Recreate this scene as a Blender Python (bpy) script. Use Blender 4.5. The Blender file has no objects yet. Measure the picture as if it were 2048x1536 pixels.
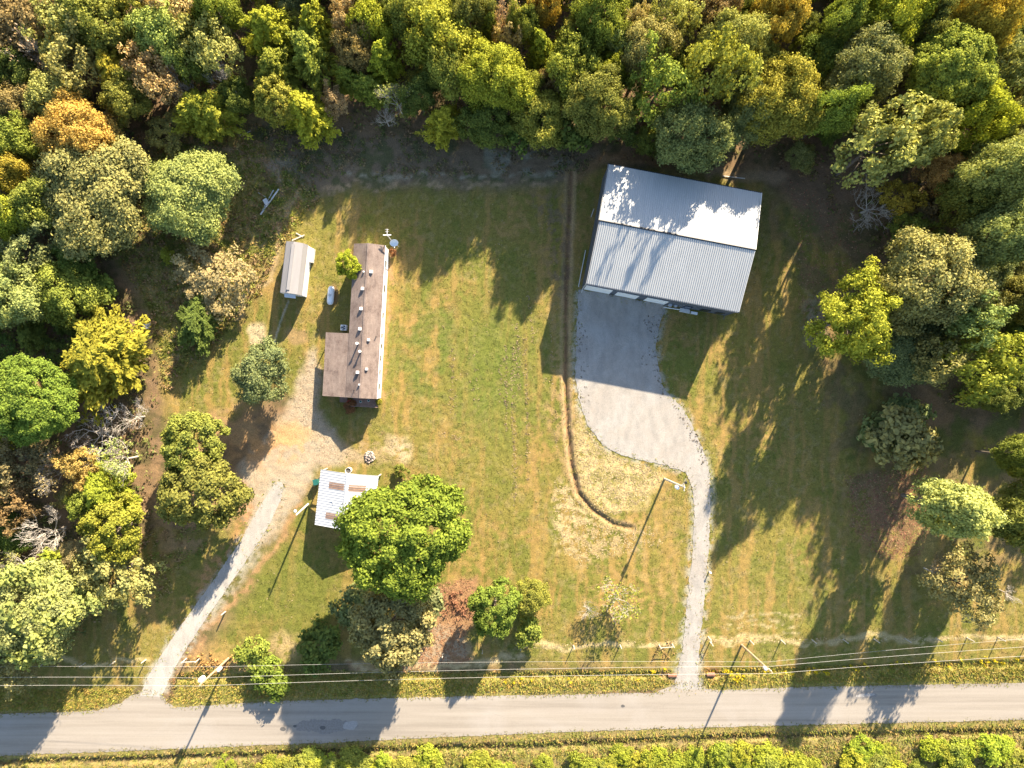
import bpy, bmesh, math, random
import numpy as np
from mathutils import Vector, Matrix
from mathutils.geometry import tessellate_polygon

# ---------------------------------------------------------------- camera, sky, sun, exposure
SC = bpy.context.scene
COL = SC.collection
HC = 105.0                     # flying height of the camera, metres
S = 13.0                       # ground pixels (2048 px wide photograph) per metre
cam = bpy.data.cameras.new("camera"); cam_o = bpy.data.objects.new("camera", cam); COL.objects.link(cam_o)
cam_o.location = (0, 0, HC); cam_o.rotation_euler = (0, 0, 0)
cam.sensor_width = 36.0; cam.lens = 18.0 / (1024 / S / HC)
cam.clip_start = 1.0; cam.clip_end = 9000.0
SC.camera = cam_o

SUN_EL, SUN_AZ = math.radians(24.5), math.radians(24.7)
world = bpy.data.worlds.new("World"); SC.world = world; world.use_nodes = True
wn = world.node_tree; wn.nodes.clear()
w_out = wn.nodes.new("ShaderNodeOutputWorld"); w_bg = wn.nodes.new("ShaderNodeBackground"); w_sky = wn.nodes.new("ShaderNodeTexSky")
w_sky.sky_type = 'NISHITA'; w_sky.sun_disc = False; w_sky.sun_elevation = SUN_EL; w_sky.sun_rotation = SUN_AZ
w_sky.air_density = 1.0; w_sky.dust_density = 0.8; w_sky.ozone_density = 1.0
w_bg.inputs["Strength"].default_value = 0.086
wn.links.new(w_sky.outputs[0], w_bg.inputs[0]); wn.links.new(w_bg.outputs[0], w_out.inputs[0])
sun = bpy.data.lights.new("sun", 'SUN'); sun_o = bpy.data.objects.new("sun", sun); COL.objects.link(sun_o)
sun.energy = 5.0; sun.angle = math.radians(0.55); sun.color = (1.0, 0.865, 0.665)
to_sun = Vector((math.sin(SUN_AZ) * math.cos(SUN_EL), math.cos(SUN_AZ) * math.cos(SUN_EL), math.sin(SUN_EL)))
sun_o.rotation_euler = to_sun.to_track_quat('Z', 'Y').to_euler(); sun_o.location = to_sun * 300
SC.view_settings.view_transform = 'Standard'; SC.view_settings.look = 'None'
SC.view_settings.exposure = 2.06; SC.view_settings.gamma = 1.0; SC.view_settings.use_curve_mapping = False

# ---------------------------------------------------------------- helpers
def P(u, v, z=0.0):
    """point of the photograph (2048 x 1536) taken back to height z above the ground"""
    k = (1 - z / HC) / S
    return Vector(((u - 1024) * k, (768 - v) * k, z))

def tag(o, label=None, cat=None, group=None, kind=None):
    if label: o["label"] = label
    if cat: o["category"] = cat
    if group: o["group"] = group
    if kind: o["kind"] = kind
    return o

def thing(name, label, cat, loc=(0, 0, 0), rz=0.0, group=None):
    o = bpy.data.objects.new(name, None); COL.objects.link(o)
    o.empty_display_size = 0.3; o.location = loc; o.rotation_euler = (0, 0, rz)
    return tag(o, label, cat, group)

def link(name, me, parent=None, mat=None):
    o = bpy.data.objects.new(name, me); COL.objects.link(o)
    if mat is not None:
        if len(me.materials) == 0: me.materials.append(mat)
    if parent is not None: o.parent = parent
    return o

class MB:
    """collects plain shapes and links them as ONE mesh"""
    def __init__(self): self.v = []; self.f = []
    def add(self, vs, fs):
        n = len(self.v); self.v += [tuple(p) for p in vs]; self.f += [tuple(i + n for i in f) for f in fs]; return self
    def box(self, x0, x1, y0, y1, z0, z1):
        return self.add([(x0,y0,z0),(x1,y0,z0),(x1,y1,z0),(x0,y1,z0),(x0,y0,z1),(x1,y0,z1),(x1,y1,z1),(x0,y1,z1)],
                        [(3,2,1,0),(4,5,6,7),(0,1,5,4),(1,2,6,5),(2,3,7,6),(3,0,4,7)])
    def slab(self, a, b, c, d, t):
        """thick quad: top corners a b c d counter-clockwise seen from outside, thickness t"""
        a, b, c, d = map(Vector, (a, b, c, d)); n = (b - a).cross(d - a).normalized() * t
        return self.add([a, b, c, d, a - n, b - n, c - n, d - n],
                        [(0,1,2,3),(7,6,5,4),(0,4,5,1),(1,5,6,2),(2,6,7,3),(3,7,4,0)])
    def tube(self, pts, rad, n=6, cap=True):
        pts = [Vector(p) for p in pts]; rings = []
        for i, p in enumerate(pts):
            d = (pts[min(i + 1, len(pts) - 1)] - pts[max(i - 1, 0)]).normalized()
            s = d.cross(Vector((0, 0, 1)) if abs(d.z) < 0.9 else Vector((1, 0, 0))).normalized(); t = d.cross(s)
            r = rad[i] if hasattr(rad, "__len__") else rad
            rings.append([p + (s * math.cos(a) + t * math.sin(a)) * r for a in [2 * math.pi * k / n for k in range(n)]])
        vs = [p for r in rings for p in r]; fs = []
        for i in range(len(pts) - 1):
            for k in range(n):
                k2 = (k + 1) % n; fs.append((i * n + k, i * n + k2, (i + 1) * n + k2, (i + 1) * n + k))
        if cap: fs += [tuple(range(n))[::-1], tuple((len(pts) - 1) * n + k for k in range(n))]
        return self.add(vs, fs)
    def lathe(self, prof, n=20, M=None):
        vs = [(r * math.cos(2 * math.pi * k / n), r * math.sin(2 * math.pi * k / n), z) for r, z in prof for k in range(n)]
        if M is not None: vs = [M @ Vector(p) for p in vs]
        fs = []
        for i in range(len(prof) - 1):
            for k in range(n):
                k2 = (k + 1) % n; fs.append((i * n + k, i * n + k2, (i + 1) * n + k2, (i + 1) * n + k))
        fs += [tuple(range(n))[::-1], tuple((len(prof) - 1) * n + k for k in range(n))]
        return self.add(vs, fs)
    def mesh(self, name, smooth=False):
        me = bpy.data.meshes.new(name); me.from_pydata(self.v, [], self.f); me.update()
        if smooth: me.polygons.foreach_set("use_smooth", [True] * len(me.polygons))
        return me
    def build(self, name, mat, parent=None, smooth=False):
        return link(name, self.mesh(name, smooth), parent, mat)

def np_mesh(name, V, F, attrs=None, cols=None, smooth=False):
    """fast mesh from arrays; every face of F has the same corner count"""
    V = np.asarray(V, np.float32); F = np.asarray(F, np.int32); k = F.shape[1]
    me = bpy.data.meshes.new(name)
    me.vertices.add(len(V)); me.vertices.foreach_set("co", V.ravel())
    me.loops.add(F.size); me.loops.foreach_set("vertex_index", F.ravel())
    me.polygons.add(len(F)); me.polygons.foreach_set("loop_start", np.arange(0, F.size, k, dtype=np.int32))
    try: me.polygons.foreach_set("loop_total", np.full(len(F), k, np.int32))
    except Exception: pass
    if attrs is not None:
        for an, arr in attrs.items():
            a = me.attributes.new(an, 'FLOAT', 'POINT'); a.data.foreach_set("value", np.asarray(arr, np.float32))
    if cols is not None:
        a = me.attributes.new("col", 'FLOAT_COLOR', 'POINT')
        c = np.ones((len(V), 4), np.float32); c[:, :3] = cols; a.data.foreach_set("color", c.ravel())
    if smooth: me.polygons.foreach_set("use_smooth", np.ones(len(F), bool))
    me.update(calc_edges=True); me.validate()
    return me

# ---- noise
def _hash(ix, iy, seed):
    h = (ix.astype(np.int64) * 374761393 + iy.astype(np.int64) * 668265263 + seed * 974711) & 0xffffffff
    h = ((h ^ (h >> 13)) * 1274126177) & 0xffffffff
    return ((h ^ (h >> 16)) & 0xffff) / 65535.0
def vnoise(x, y, seed=0):
    ix = np.floor(x); iy = np.floor(y); fx = x - ix; fy = y - iy
    fx = fx * fx * (3 - 2 * fx); fy = fy * fy * (3 - 2 * fy)
    a = _hash(ix, iy, seed); b = _hash(ix + 1, iy, seed); c = _hash(ix, iy + 1, seed); d = _hash(ix + 1, iy + 1, seed)
    return a + (b - a) * fx + (c - a) * fy + (a - b - c + d) * fx * fy
def fbm(x, y, seed=0, o=3, rot=True):
    r = 0; amp = 0.5; t = 0
    for i in range(o):
        q = (i + 1) * 0.66 if rot else 0.0; cq, sq = math.cos(q), math.sin(q)
        r = r + amp * vnoise((x * cq - y * sq) * 2 ** i + 3.7 * i, (x * sq + y * cq) * 2 ** i, seed + i * 17); t += amp; amp *= 0.55
    return r / t
def sst(a, b, x):
    t = np.clip((x - a) / (b - a), 0, 1); return t * t * (3 - 2 * t)
def seg_dist(u, v, pts, closed=False):
    best = np.full(u.shape, 1e9); n = len(pts)
    for i in range(n if closed else n - 1):
        ax, ay = pts[i]; bx, by = pts[(i + 1) % n]; dx, dy = bx - ax, by - ay; L = dx * dx + dy * dy + 1e-9
        t = np.clip(((u - ax) * dx + (v - ay) * dy) / L, 0, 1)
        best = np.minimum(best, (u - ax - t * dx) ** 2 + (v - ay - t * dy) ** 2)
    return np.sqrt(best)
def inside(u, v, pts):
    r = np.zeros(u.shape, bool); n = len(pts)
    for i in range(n):
        ax, ay = pts[i]; bx, by = pts[(i + 1) % n]
        if ay == by: continue
        r ^= ((ay > v) != (by > v)) & (u < (bx - ax) * (v - ay) / (by - ay) + ax)
    return r
def sdf(u, v, pts):
    d = seg_dist(u, v, pts, True); return np.where(inside(u, v, pts), -d, d)
def pm(u, v, pts, feather=10): return 1 - sst(-feather, feather, sdf(u, v, pts))
def lm(u, v, pts, w, feather=4): return 1 - sst(w - feather, w + feather, seg_dist(u, v, pts))
def bm_(u, v, cx, cy, rx, ry, f=0.3): return 1 - sst(1 - f, 1 + f, np.sqrt(((u - cx) / rx) ** 2 + ((v - cy) / ry) ** 2))

# ---------------------------------------------------------------- materials
class NT:
    def __init__(self, name):
        self.m = bpy.data.materials.new(name); self.m.use_nodes = True; self.t = self.m.node_tree; self.t.nodes.clear()
        self.out = self.n("ShaderNodeOutputMaterial")
    def n(self, typ, **kw):
        nd = self.t.nodes.new(typ)
        for k, v in kw.items(): setattr(nd, k, v)
        return nd
    def set(self, sock, val):
        if isinstance(val, bpy.types.NodeSocket): self.t.links.new(val, sock)
        elif val is not None:
            if sock.type == 'RGBA' and len(val) == 3: val = (*val, 1)
            sock.default_value = val
    def co(self, scale=(1, 1, 1)):
        tc = self.n("ShaderNodeTexCoord"); mp = self.n("ShaderNodeMapping"); mp.inputs["Scale"].default_value = scale
        self.t.links.new(tc.outputs["Object"], mp.inputs[0]); return mp.outputs[0]
    def noise(self, scale, detail=4, rough=0.6, vec=None, dist=0.0):
        nd = self.n("ShaderNodeTexNoise"); nd.inputs["Scale"].default_value = scale; nd.inputs["Detail"].default_value = detail
        nd.inputs["Roughness"].default_value = rough; nd.inputs["Distortion"].default_value = dist
        self.t.links.new(vec if vec is not None else self.co(), nd.inputs["Vector"]); return nd.outputs["Fac"]
    def ramp(self, fac, stops):
        nd = self.n("ShaderNodeValToRGB"); e = nd.color_ramp.elements
        while len(e) < len(stops): e.new(0.5)
        for el, (p, c) in zip(e, stops):
            el.position = p; el.color = (*c, 1) if hasattr(c, "__len__") else (c, c, c, 1)
        self.t.links.new(fac, nd.inputs[0]); return nd.outputs[0]
    def mix(self, fac, a, b, mode='MIX'):
        nd = self.n("ShaderNodeMix", data_type='RGBA', blend_type=mode)
        self.set(nd.inputs[0], fac); self.set(nd.inputs[6], a); self.set(nd.inputs[7], b); return nd.outputs[2]
    def math(self, op, a, b=None, c=None):
        nd = self.n("ShaderNodeMath", operation=op); self.set(nd.inputs[0], a)
        if b is not None: self.set(nd.inputs[1], b)
        if c is not None: self.set(nd.inputs[2], c)
        return nd.outputs[0]
    def attr(self, name, out="Color"):
        nd = self.n("ShaderNodeAttribute", attribute_name=name); return nd.outputs[out]
    def bump(self, h, strength=0.5, dist=0.05):
        nd = self.n("ShaderNodeBump"); nd.inputs["Strength"].default_value = strength; nd.inputs["Distance"].default_value = dist
        self.t.links.new(h, nd.inputs["Height"]); return nd.outputs[0]
    def pbsdf(self, color, rough=0.8, metal=0.0, normal=None, spec=0.3):
        b = self.n("ShaderNodeBsdfPrincipled"); self.set(b.inputs["Base Color"], color); self.set(b.inputs["Roughness"], rough)
        b.inputs["Metallic"].default_value = metal; b.inputs["Specular IOR Level"].default_value = spec
        if normal is not None: self.t.links.new(normal, b.inputs["Normal"])
        self.t.links.new(b.outputs[0], self.out.inputs[0]); return self.m

def plain(name, col, rough=0.7, metal=0.0, var=0.18, scale=3.0, spec=0.3, bump=0.0):
    k = NT(name); n = k.noise(scale, 5, 0.65)
    lo = tuple(c * (1 - var) for c in col); hi = tuple(min(1, c * (1 + var)) for c in col)
    c = k.ramp(n, [(0.3, lo), (0.7, hi)])
    return k.pbsdf(c, rough, metal, k.bump(n, bump, 0.02) if bump else None, spec)

def mat_leaf():
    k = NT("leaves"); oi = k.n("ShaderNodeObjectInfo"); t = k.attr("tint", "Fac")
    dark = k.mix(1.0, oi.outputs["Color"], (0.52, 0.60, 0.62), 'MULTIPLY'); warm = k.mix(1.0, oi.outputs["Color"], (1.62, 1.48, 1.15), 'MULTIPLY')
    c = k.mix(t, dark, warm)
    d = k.n("ShaderNodeBsdfDiffuse"); tr = k.n("ShaderNodeBsdfTranslucent"); mx = k.n("ShaderNodeMixShader")
    k.set(d.inputs[0], c); k.set(tr.inputs[0], k.mix(1.0, c, (1.15, 1.15, 0.7), 'MULTIPLY')); mx.inputs[0].default_value = 0.25
    k.t.links.new(d.outputs[0], mx.inputs[1]); k.t.links.new(tr.outputs[0], mx.inputs[2]); k.t.links.new(mx.outputs[0], k.out.inputs[0])
    return k.m
def mat_herb():
    k = NT("herbs"); c = k.attr("col")
    d = k.n("ShaderNodeBsdfDiffuse"); tr = k.n("ShaderNodeBsdfTranslucent"); mx = k.n("ShaderNodeMixShader")
    k.set(d.inputs[0], c); k.set(tr.inputs[0], c); mx.inputs[0].default_value = 0.2
    k.t.links.new(d.outputs[0], mx.inputs[1]); k.t.links.new(tr.outputs[0], mx.inputs[2]); k.t.links.new(mx.outputs[0], k.out.inputs[0])
    return k.m
def mat_ground():
    k = NT("ground"); c = k.attr("col"); n1 = k.noise(1.6, 6, 0.7); n2 = k.noise(7.0, 4, 0.75)
    c = k.mix(1.0, c, k.ramp(n1, [(0.25, (0.74, 0.76, 0.72)), (0.5, (1, 1, 1)), (0.75, (1.22, 1.16, 1.12))]), 'MULTIPLY')
    c = k.mix(1.0, c, k.ramp(n2, [(0.3, (0.50, 0.53, 0.50)), (0.5, (1, 1, 1)), (0.7, (1.45, 1.38, 1.28))]), 'MULTIPLY')
    return k.pbsdf(c, 0.95, 0, k.bump(n2, 0.55, 0.10), 0.1)
def mat_gravel(name, base, dirt, amount):
    k = NT(name); sp = k.noise(11.0, 3, 0.8); big = k.noise(0.22, 5, 0.6, dist=0.6); tr = k.noise(0.9, 4, 0.6, k.co((1.0, 0.35, 1)))
    c = k.mix(k.ramp(big, [(0.42, 0.0), (0.75, amount)]), base, dirt)
    c = k.mix(k.ramp(tr, [(0.42, 0.0), (0.7, 0.8)]), c, tuple(x * 0.72 for x in base)); c = k.mix(k.ramp(k.noise(0.5, 6, 0.7, dist=1.2), [(0.5, 0.0), (0.72, 0.55)]), c, tuple(x * y for x, y in zip(base, (1.18, 1.14, 1.08))))
    c = k.mix(1.0, c, k.ramp(sp, [(0.28, (0.55, 0.55, 0.55)), (0.45, (0.95, 0.95, 0.95)), (0.7, (1.2, 1.2, 1.2))]), 'MULTIPLY')
    return k.pbsdf(c, 0.9, 0, k.bump(sp, 0.5, 0.05), 0.15)
def mat_road():
    k = NT("road"); sp = k.noise(16.0, 3, 0.8); st = k.noise(1.0, 6, 0.65, k.co((0.025, 0.9, 1)), 0.3); st2 = k.noise(1.0, 4, 0.6, k.co((0.05, 3.2, 1)), 0.4)
    big = k.noise(0.11, 5, 0.6, dist=0.4)
    c = k.ramp(st, [(0.3, (0.210, 0.180, 0.146)), (0.5, (0.275, 0.239, 0.196)), (0.72, (0.318, 0.280, 0.234))])
    c = k.mix(k.ramp(st2, [(0.60, 0.0), (0.75, 0.45)]), c, (0.24, 0.215, 0.19))
    c = k.mix(k.ramp(big, [(0.5, 0.0), (0.75, 0.5)]), c, (0.33, 0.30, 0.27))
    c = k.mix(1.0, c, k.ramp(sp, [(0.3, (0.8, 0.8, 0.8)), (0.5, (1, 1, 1)), (0.7, (1.12, 1.12, 1.12))]), 'MULTIPLY')
    vo = k.n("ShaderNodeTexVoronoi", feature='DISTANCE_TO_EDGE'); vo.inputs["Scale"].default_value = 0.16
    wv = k.n("ShaderNodeVectorMath", operation='ADD'); nn = k.n("ShaderNodeTexNoise"); nn.inputs["Scale"].default_value = 0.5; nn.inputs["Detail"].default_value = 6
    cc = k.co((0.6, 1.4, 1)); k.t.links.new(cc, nn.inputs["Vector"]); k.t.links.new(cc, wv.inputs[0]); k.t.links.new(nn.outputs["Color"], wv.inputs[1]); k.t.links.new(wv.outputs[0], vo.inputs["Vector"])
    cr = k.math('MULTIPLY', k.ramp(vo.outputs["Distance"], [(0.0, 1.0), (0.009, 0.0)]), k.ramp(k.noise(0.13, 3), [(0.55, 0.0), (0.68, 0.35)]))
    c = k.mix(cr, c, (0.17, 0.15, 0.13))
    return k.pbsdf(c, 0.85, 0, k.bump(sp, 0.25, 0.03), 0.25)
def mat_shingle():
    k = NT("shingles"); n = k.noise(0.7, 6, 0.75, k.co((1, 0.8, 1))); n2 = k.noise(9, 2, 0.8); br = k.n("ShaderNodeTexBrick")
    br.offset = 0.5; br.inputs["Scale"].default_value = 1.0; br.inputs["Brick Width"].default_value = 0.9; br.inputs["Row Height"].default_value = 0.22; br.inputs["Mortar Size"].default_value = 0.016
    br.inputs["Color1"].default_value = (0.92, 0.92, 0.92, 1); br.inputs["Color2"].default_value = (1.1, 1.08, 1.06, 1); br.inputs["Mortar"].default_value = (0.84, 0.82, 0.82, 1)
    mp = k.n("ShaderNodeMapping"); mp.inputs["Rotation"].default_value = (0, 0, math.pi / 2)
    tc = k.n("ShaderNodeTexCoord"); k.t.links.new(tc.outputs["Object"], mp.inputs[0]); k.t.links.new(mp.outputs[0], br.inputs["Vector"])
    c = k.ramp(n, [(0.33, (0.118, 0.086, 0.074)), (0.5, (0.195, 0.150, 0.128)), (0.75, (0.245, 0.195, 0.165))])
    c = k.mix(1.0, c, br.outputs["Color"], 'MULTIPLY'); c = k.mix(1.0, c, k.ramp(n2, [(0.3, 0.8), (0.7, 1.18)]), 'MULTIPLY')
    return k.pbsdf(c, 0.9, 0, k.bump(br.outputs["Fac"], 0.2, 0.02), 0.2)
def mat_metal_roof(name, col, rough, streak, scale=(0.9, 0.07, 1)):
    k = NT(name); st = k.noise(1.6, 5, 0.6, k.co(scale)); b = k.noise(0.15, 4, 0.6)
    c = k.mix(k.ramp(st, [(0.35, 0.0), (0.8, streak)]), col, tuple(x * 0.62 for x in col)); c = k.mix(k.ramp(b, [(0.4, 0.0), (0.8, 0.25)]), c, tuple(x * 0.8 for x in col))
    return k.pbsdf(c, rough, 0.0, None, 0.5)

M = {}
M["leaf"] = mat_leaf(); M["herb"] = mat_herb(); M["ground"] = mat_ground(); M["road"] = mat_road()
M["gravel"] = mat_gravel("pad_gravel", (0.325, 0.302, 0.272), (0.27, 0.225, 0.18), 0.7)
M["drive"] = mat_gravel("drive_gravel", (0.36, 0.335, 0.30), (0.28, 0.245, 0.205), 0.7)
M["shingle"] = mat_shingle()
M["steel_roof"] = mat_metal_roof("steel_roof", (0.455, 0.455, 0.44), 0.45, 0.3)
M["tin_roof"] = mat_metal_roof("tin_roof", (0.46, 0.47, 0.49), 0.42, 0.6)
M["grey_roof"] = mat_metal_roof("felt_roof", (0.25, 0.235, 0.23), 0.7, 0.35, (1.2, 0.15, 1))
M["charcoal"] = plain("charcoal_steel", (0.10, 0.112, 0.135), 0.45, 0, 0.12)
M["trim"] = plain("dark_trim", (0.035, 0.036, 0.04), 0.5)
M["white"] = plain("white_paint", (0.80, 0.79, 0.77), 0.45, 0, 0.06, 1.5)
M["offwhite"] = plain("weathered_white", (0.62, 0.60, 0.56), 0.6, 0, 0.12, 2.0)
M["darkglass"] = plain("dark_glass", (0.02, 0.025, 0.035), 0.12, 0, 0.1, 1.0, 0.6)
M["bluedoor"] = plain("navy_paint", (0.03, 0.045, 0.085), 0.45)
M["bark"] = plain("bark", (0.15, 0.12, 0.095), 0.9, 0, 0.35, 5.0, 0.15, 0.5)
M["palebark"] = plain("pale_bark", (0.46, 0.41, 0.35), 0.9, 0, 0.3, 6.0, 0.15, 0.4)
M["pole"] = plain("pole_wood", (0.36, 0.255, 0.16), 0.85, 0, 0.25, 2.5, 0.2)
M["palewood"] = plain("weathered_wood", (0.46, 0.42, 0.36), 0.85, 0, 0.25, 2.5, 0.2)
M["galv"] = plain("galvanised", (0.52, 0.54, 0.56), 0.4, 0.3, 0.15, 4.0, 0.5)
M["porcelain"] = plain("transformer_grey", (0.55, 0.58, 0.57), 0.45, 0, 0.1)
M["wire"] = plain("wire_alloy", (0.42, 0.40, 0.37), 0.6, 0.0, 0.1); M["strand"] = plain("fence_wire", (0.14, 0.125, 0.11), 0.8, 0.0, 0.1)
M["rust"] = plain("rusty_steel", (0.20, 0.10, 0.06), 0.8, 0.1, 0.4, 6.0)
M["skylight"] = plain("brown_fibreglass", (0.27, 0.165, 0.105), 0.5, 0, 0.3, 2.0)
M["greenbin"] = plain("green_plastic", (0.02, 0.12, 0.10), 0.5)
M["black"] = plain("black_plastic", (0.02, 0.02, 0.022), 0.6)
M["ash"] = plain("ash", (0.10, 0.095, 0.09), 0.95, 0, 0.4, 8.0)
M["stone"] = plain("field_stone", (0.40, 0.32, 0.27), 0.9, 0, 0.35, 4.0, 0.2, 0.4)
M["deck"] = plain("deck_boards", (0.26, 0.17, 0.13), 0.85, 0, 0.25, 3.0)
M["red"] = plain("red_fabric", (0.40, 0.06, 0.05), 0.8)
M["blue_white"] = plain("tank_white", (0.74, 0.75, 0.76), 0.35, 0, 0.08, 2.0)

# ---------------------------------------------------------------- the ground and what it is made of (albedo only)
ROAD_T = [(-900,1440),(-300,1434),(0,1428),(135,1424),(195,1421),(240,1406),(262,1392),(285,1384),(322,1386),(332,1404),(352,1414),(380,1413),(560,1402),(790,1396),(1000,1391),(1200,1388),(1310,1385),(1338,1374),(1352,1366),(1398,1366),(1408,1377),(1440,1380),(1600,1374),(1800,1370),(2048,1366),(2400,1361),(3000,1352)]
ROAD_B = [(-900,1542),(-300,1522),(0,1511),(300,1500),(540,1490),(760,1480),(1000,1469),(1300,1458),(1600,1450),(2048,1440),(2400,1433),(3000,1421)]
ROAD = ROAD_T + ROAD_B[::-1]
PAD = [(1157,578),(1240,594),(1335,610),(1322,640),(1316,662),(1312,700),(1318,745),(1328,780),(1362,812),(1380,840),(1397,880),(1414,918),(1420,950),(1421,1010),(1417,1100),(1408,1200),(1399,1290),(1396,1340),(1404,1378),
       (1346,1378),(1356,1340),(1366,1290),(1377,1180),(1386,1090),(1389,1010),(1384,975),(1372,945),(1330,930),(1290,922),(1240,910),(1205,888),(1175,850),(1158,800),(1150,755),(1152,690),(1156,620)]
DRIVE = [(280,1392),(296,1352),(352,1265),(420,1170),(484,1078),(520,1012),(544,975),(551,966),(557,962),(563,964),(567,971),(562,1000),(532,1062),(472,1152),(404,1248),(352,1332),(322,1394)]
DITCH = [(1142,345),(1140,420),(1136,520),(1132,620),(1131,760),(1135,850),(1143,930),(1156,985),(1185,1020),(1226,1048),(1262,1056)]
LAWN = [(585,440),(640,395),(720,380),(860,376),(1000,384),(1120,372),(1200,345),(1500,350),(1580,420),(1700,520),(1760,700),(1800,850),(2200,900),(2200,1345),(1420,1345),(1000,1330),(660,1320),(420,1310),(520,1150),(600,1010),(640,930),(620,880),(560,760),(420,880),(330,900),(330,780),(430,690),(520,590),(560,520)]
FOREST = [(-400,-400),(2500,-400),(2500,900),(2100,880),(1990,830),(1880,800),(1780,640),(1740,500),(1680,440),(1600,350),(1500,330),(1290,325),(1200,300),(1050,285),(800,275),(640,262),(480,240),(440,300),(300,290),(330,420),(250,480),(200,560),(300,640),(320,760),(300,860),(330,1000),(310,1080),(240,1190),(180,1260),(90,1330),(-400,1380)]

def zones(u, v):
    """albedo of the ground at photograph pixels (u, v)"""
    w1 = fbm(u / 40, v / 40, 3) - 0.5; w2 = fbm(u / 40, v / 40, 9) - 0.5
    uu = u + 34 * w1; vv = v + 34 * w2
    a = fbm(u / 110, v / 110, 21); b = fbm(u / 28, v / 28, 31); c = fbm(u / 9, v / 9, 41); st = 0.6 * fbm((u + 26 * w1) / 13, v / 150, 51, 3, False) + 0.4 * fbm((u - 14 * w2 + v * .05) / 7.3, v / 70, 57, 2, False); hz = fbm(u / 130, v / 7, 61, 3, False)
    C = np.zeros(u.shape + (3,))
    def lay(m, col, k=1.0):
        m = (np.clip(m, 0, 1) * k)[..., None]; C[...] = C * (1 - m) + np.array(col) * m
    # floor of the wood
    lay(np.ones_like(u), (0.235, 0.150, 0.092)); lay(sst(0.42, 0.62, b), (0.095, 0.085, 0.040), 0.8); lay(sst(0.5, 0.7, c), (0.20, 0.135, 0.09), 0.6)
    # rough scrub west of the yard
    scrub = np.maximum(pm(uu, vv, [(200,470),(310,300),(470,240),(600,262),(640,400),(560,500),(520,590),(430,690),(330,790),(300,620)], 18), 0)
    lay(scrub, (0.26, 0.21, 0.08)); lay(scrub * sst(0.45, 0.62, b), (0.145, 0.150, 0.040), 0.9); lay(scrub * sst(0.55, 0.68, c), (0.40, 0.295, 0.15), 0.7); lay(scrub * sst(0.58, 0.72, fbm(u / 20, v / 20, 77)), (0.16, 0.09, 0.055), 0.6)
    # strip of bare ground along the wood
    north = pm(uu, vv, [(480,250),(640,262),(820,272),(1060,284),(1200,305),(1180,380),(1000,388),(860,378),(640,390),(560,330)], 14)
    lay(north, (0.20, 0.142, 0.10)); lay(north * sst(0.44, 0.62, b), (0.095, 0.10, 0.045), 0.8); lay(north * sst(0.52, 0.66, fbm(u / 60, v / 22, 63)) * sst(.4, .6, c), (0.27, 0.205, 0.15), 0.45)
    lay(pm(uu, vv, [(960,300),(1080,300),(1150,320),(1130,345),(990,345)], 16) * sst(0.42, 0.6, b), (0.33, 0.29, 0.24), 0.8)
    # lawns
    lawn = np.maximum(pm(uu, vv, LAWN, 20), pm(uu, vv, [(120,1130),(330,1060),(470,1040),(500,1060),(380,1250),(300,1360),(-60,1425),(-300,1430),(-300,1300),(60,1330)], 10))
    lay(lawn, (0.222, 0.186, 0.052)); g = sst(0.44, 0.64, 0.55 * a + 0.45 * b); lay(lawn * g, (0.150, 0.160, 0.036), 0.75)
    lay(lawn * sst(0.46, 0.66, st), (0.34, 0.21, 0.08), 0.7); lay(lawn * sst(0.56, 0.72, c), (0.31, 0.235, 0.115), 0.45)
    lay(lawn * sst(0.56, 0.70, fbm(u / 60, v / 60, 90)) * sst(.4, .6, c), (0.34, 0.205, 0.08), 0.55)
    lay(bm_(u, v, 985, 740, 75, 150, 0.8), (0.110, 0.160, 0.030), 0.6 ); lay(bm_(u, v, 850, 700, 70, 120, 0.8) * sst(0.4, 0.6, b), (0.105, 0.150, 0.030), 0.7)
    lay(bm_(u, v, 560, 1180, 130, 130, 0.8), (0.140, 0.150, 0.034), 0.6)
    for cx, cy, r0, r1, per in ((900, 770, 50, 190, 15.0), (1545, 1215, 20, 130, 13.0), (700, 900, 60, 150, 13.0)):
        r = np.hypot(u - cx, (v - cy) * 1.15) + 6 * w1; ring = (0.5 + 0.5 * np.sin(r / per * 2 * np.pi)) * sst(r0 - 20, r0 + 20, r) * (1 - sst(r1 - 30, r1 + 20, r))
        lay(lawn * ring * sst(0.35, 0.6, b), (0.30, 0.24, 0.105), 0.2)
    for yy in (1232, 1246, 1258):
        lay(lm(uu, vv, [(1455, yy), (1510, yy + 2), (1600, yy)], 2.5, 2) * sst(0.4, 0.55, c), (0.45, 0.36, 0.22), 0.7)
    # shade side, right: leaf litter among grass
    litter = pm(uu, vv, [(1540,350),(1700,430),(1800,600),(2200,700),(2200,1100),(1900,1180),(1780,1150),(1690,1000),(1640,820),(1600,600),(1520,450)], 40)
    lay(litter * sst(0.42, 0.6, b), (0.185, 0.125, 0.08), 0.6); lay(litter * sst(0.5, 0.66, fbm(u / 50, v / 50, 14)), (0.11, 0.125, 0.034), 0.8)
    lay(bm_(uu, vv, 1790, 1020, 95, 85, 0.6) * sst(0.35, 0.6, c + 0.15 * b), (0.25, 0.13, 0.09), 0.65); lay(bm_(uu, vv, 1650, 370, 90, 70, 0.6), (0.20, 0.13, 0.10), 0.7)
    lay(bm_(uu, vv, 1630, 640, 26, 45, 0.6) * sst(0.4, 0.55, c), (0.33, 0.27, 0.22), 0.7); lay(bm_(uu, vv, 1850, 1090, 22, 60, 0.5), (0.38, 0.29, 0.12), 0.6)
    # bare red soil and gravel of the old yard
    apron = pm(uu, vv, [(632,700),(640,820),(690,890),(715,905),(745,920),(640,935),(600,985),(560,1060),(520,1090),(470,1000),(470,960),(500,905),(560,840),(600,760),(618,700)], 12)
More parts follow.
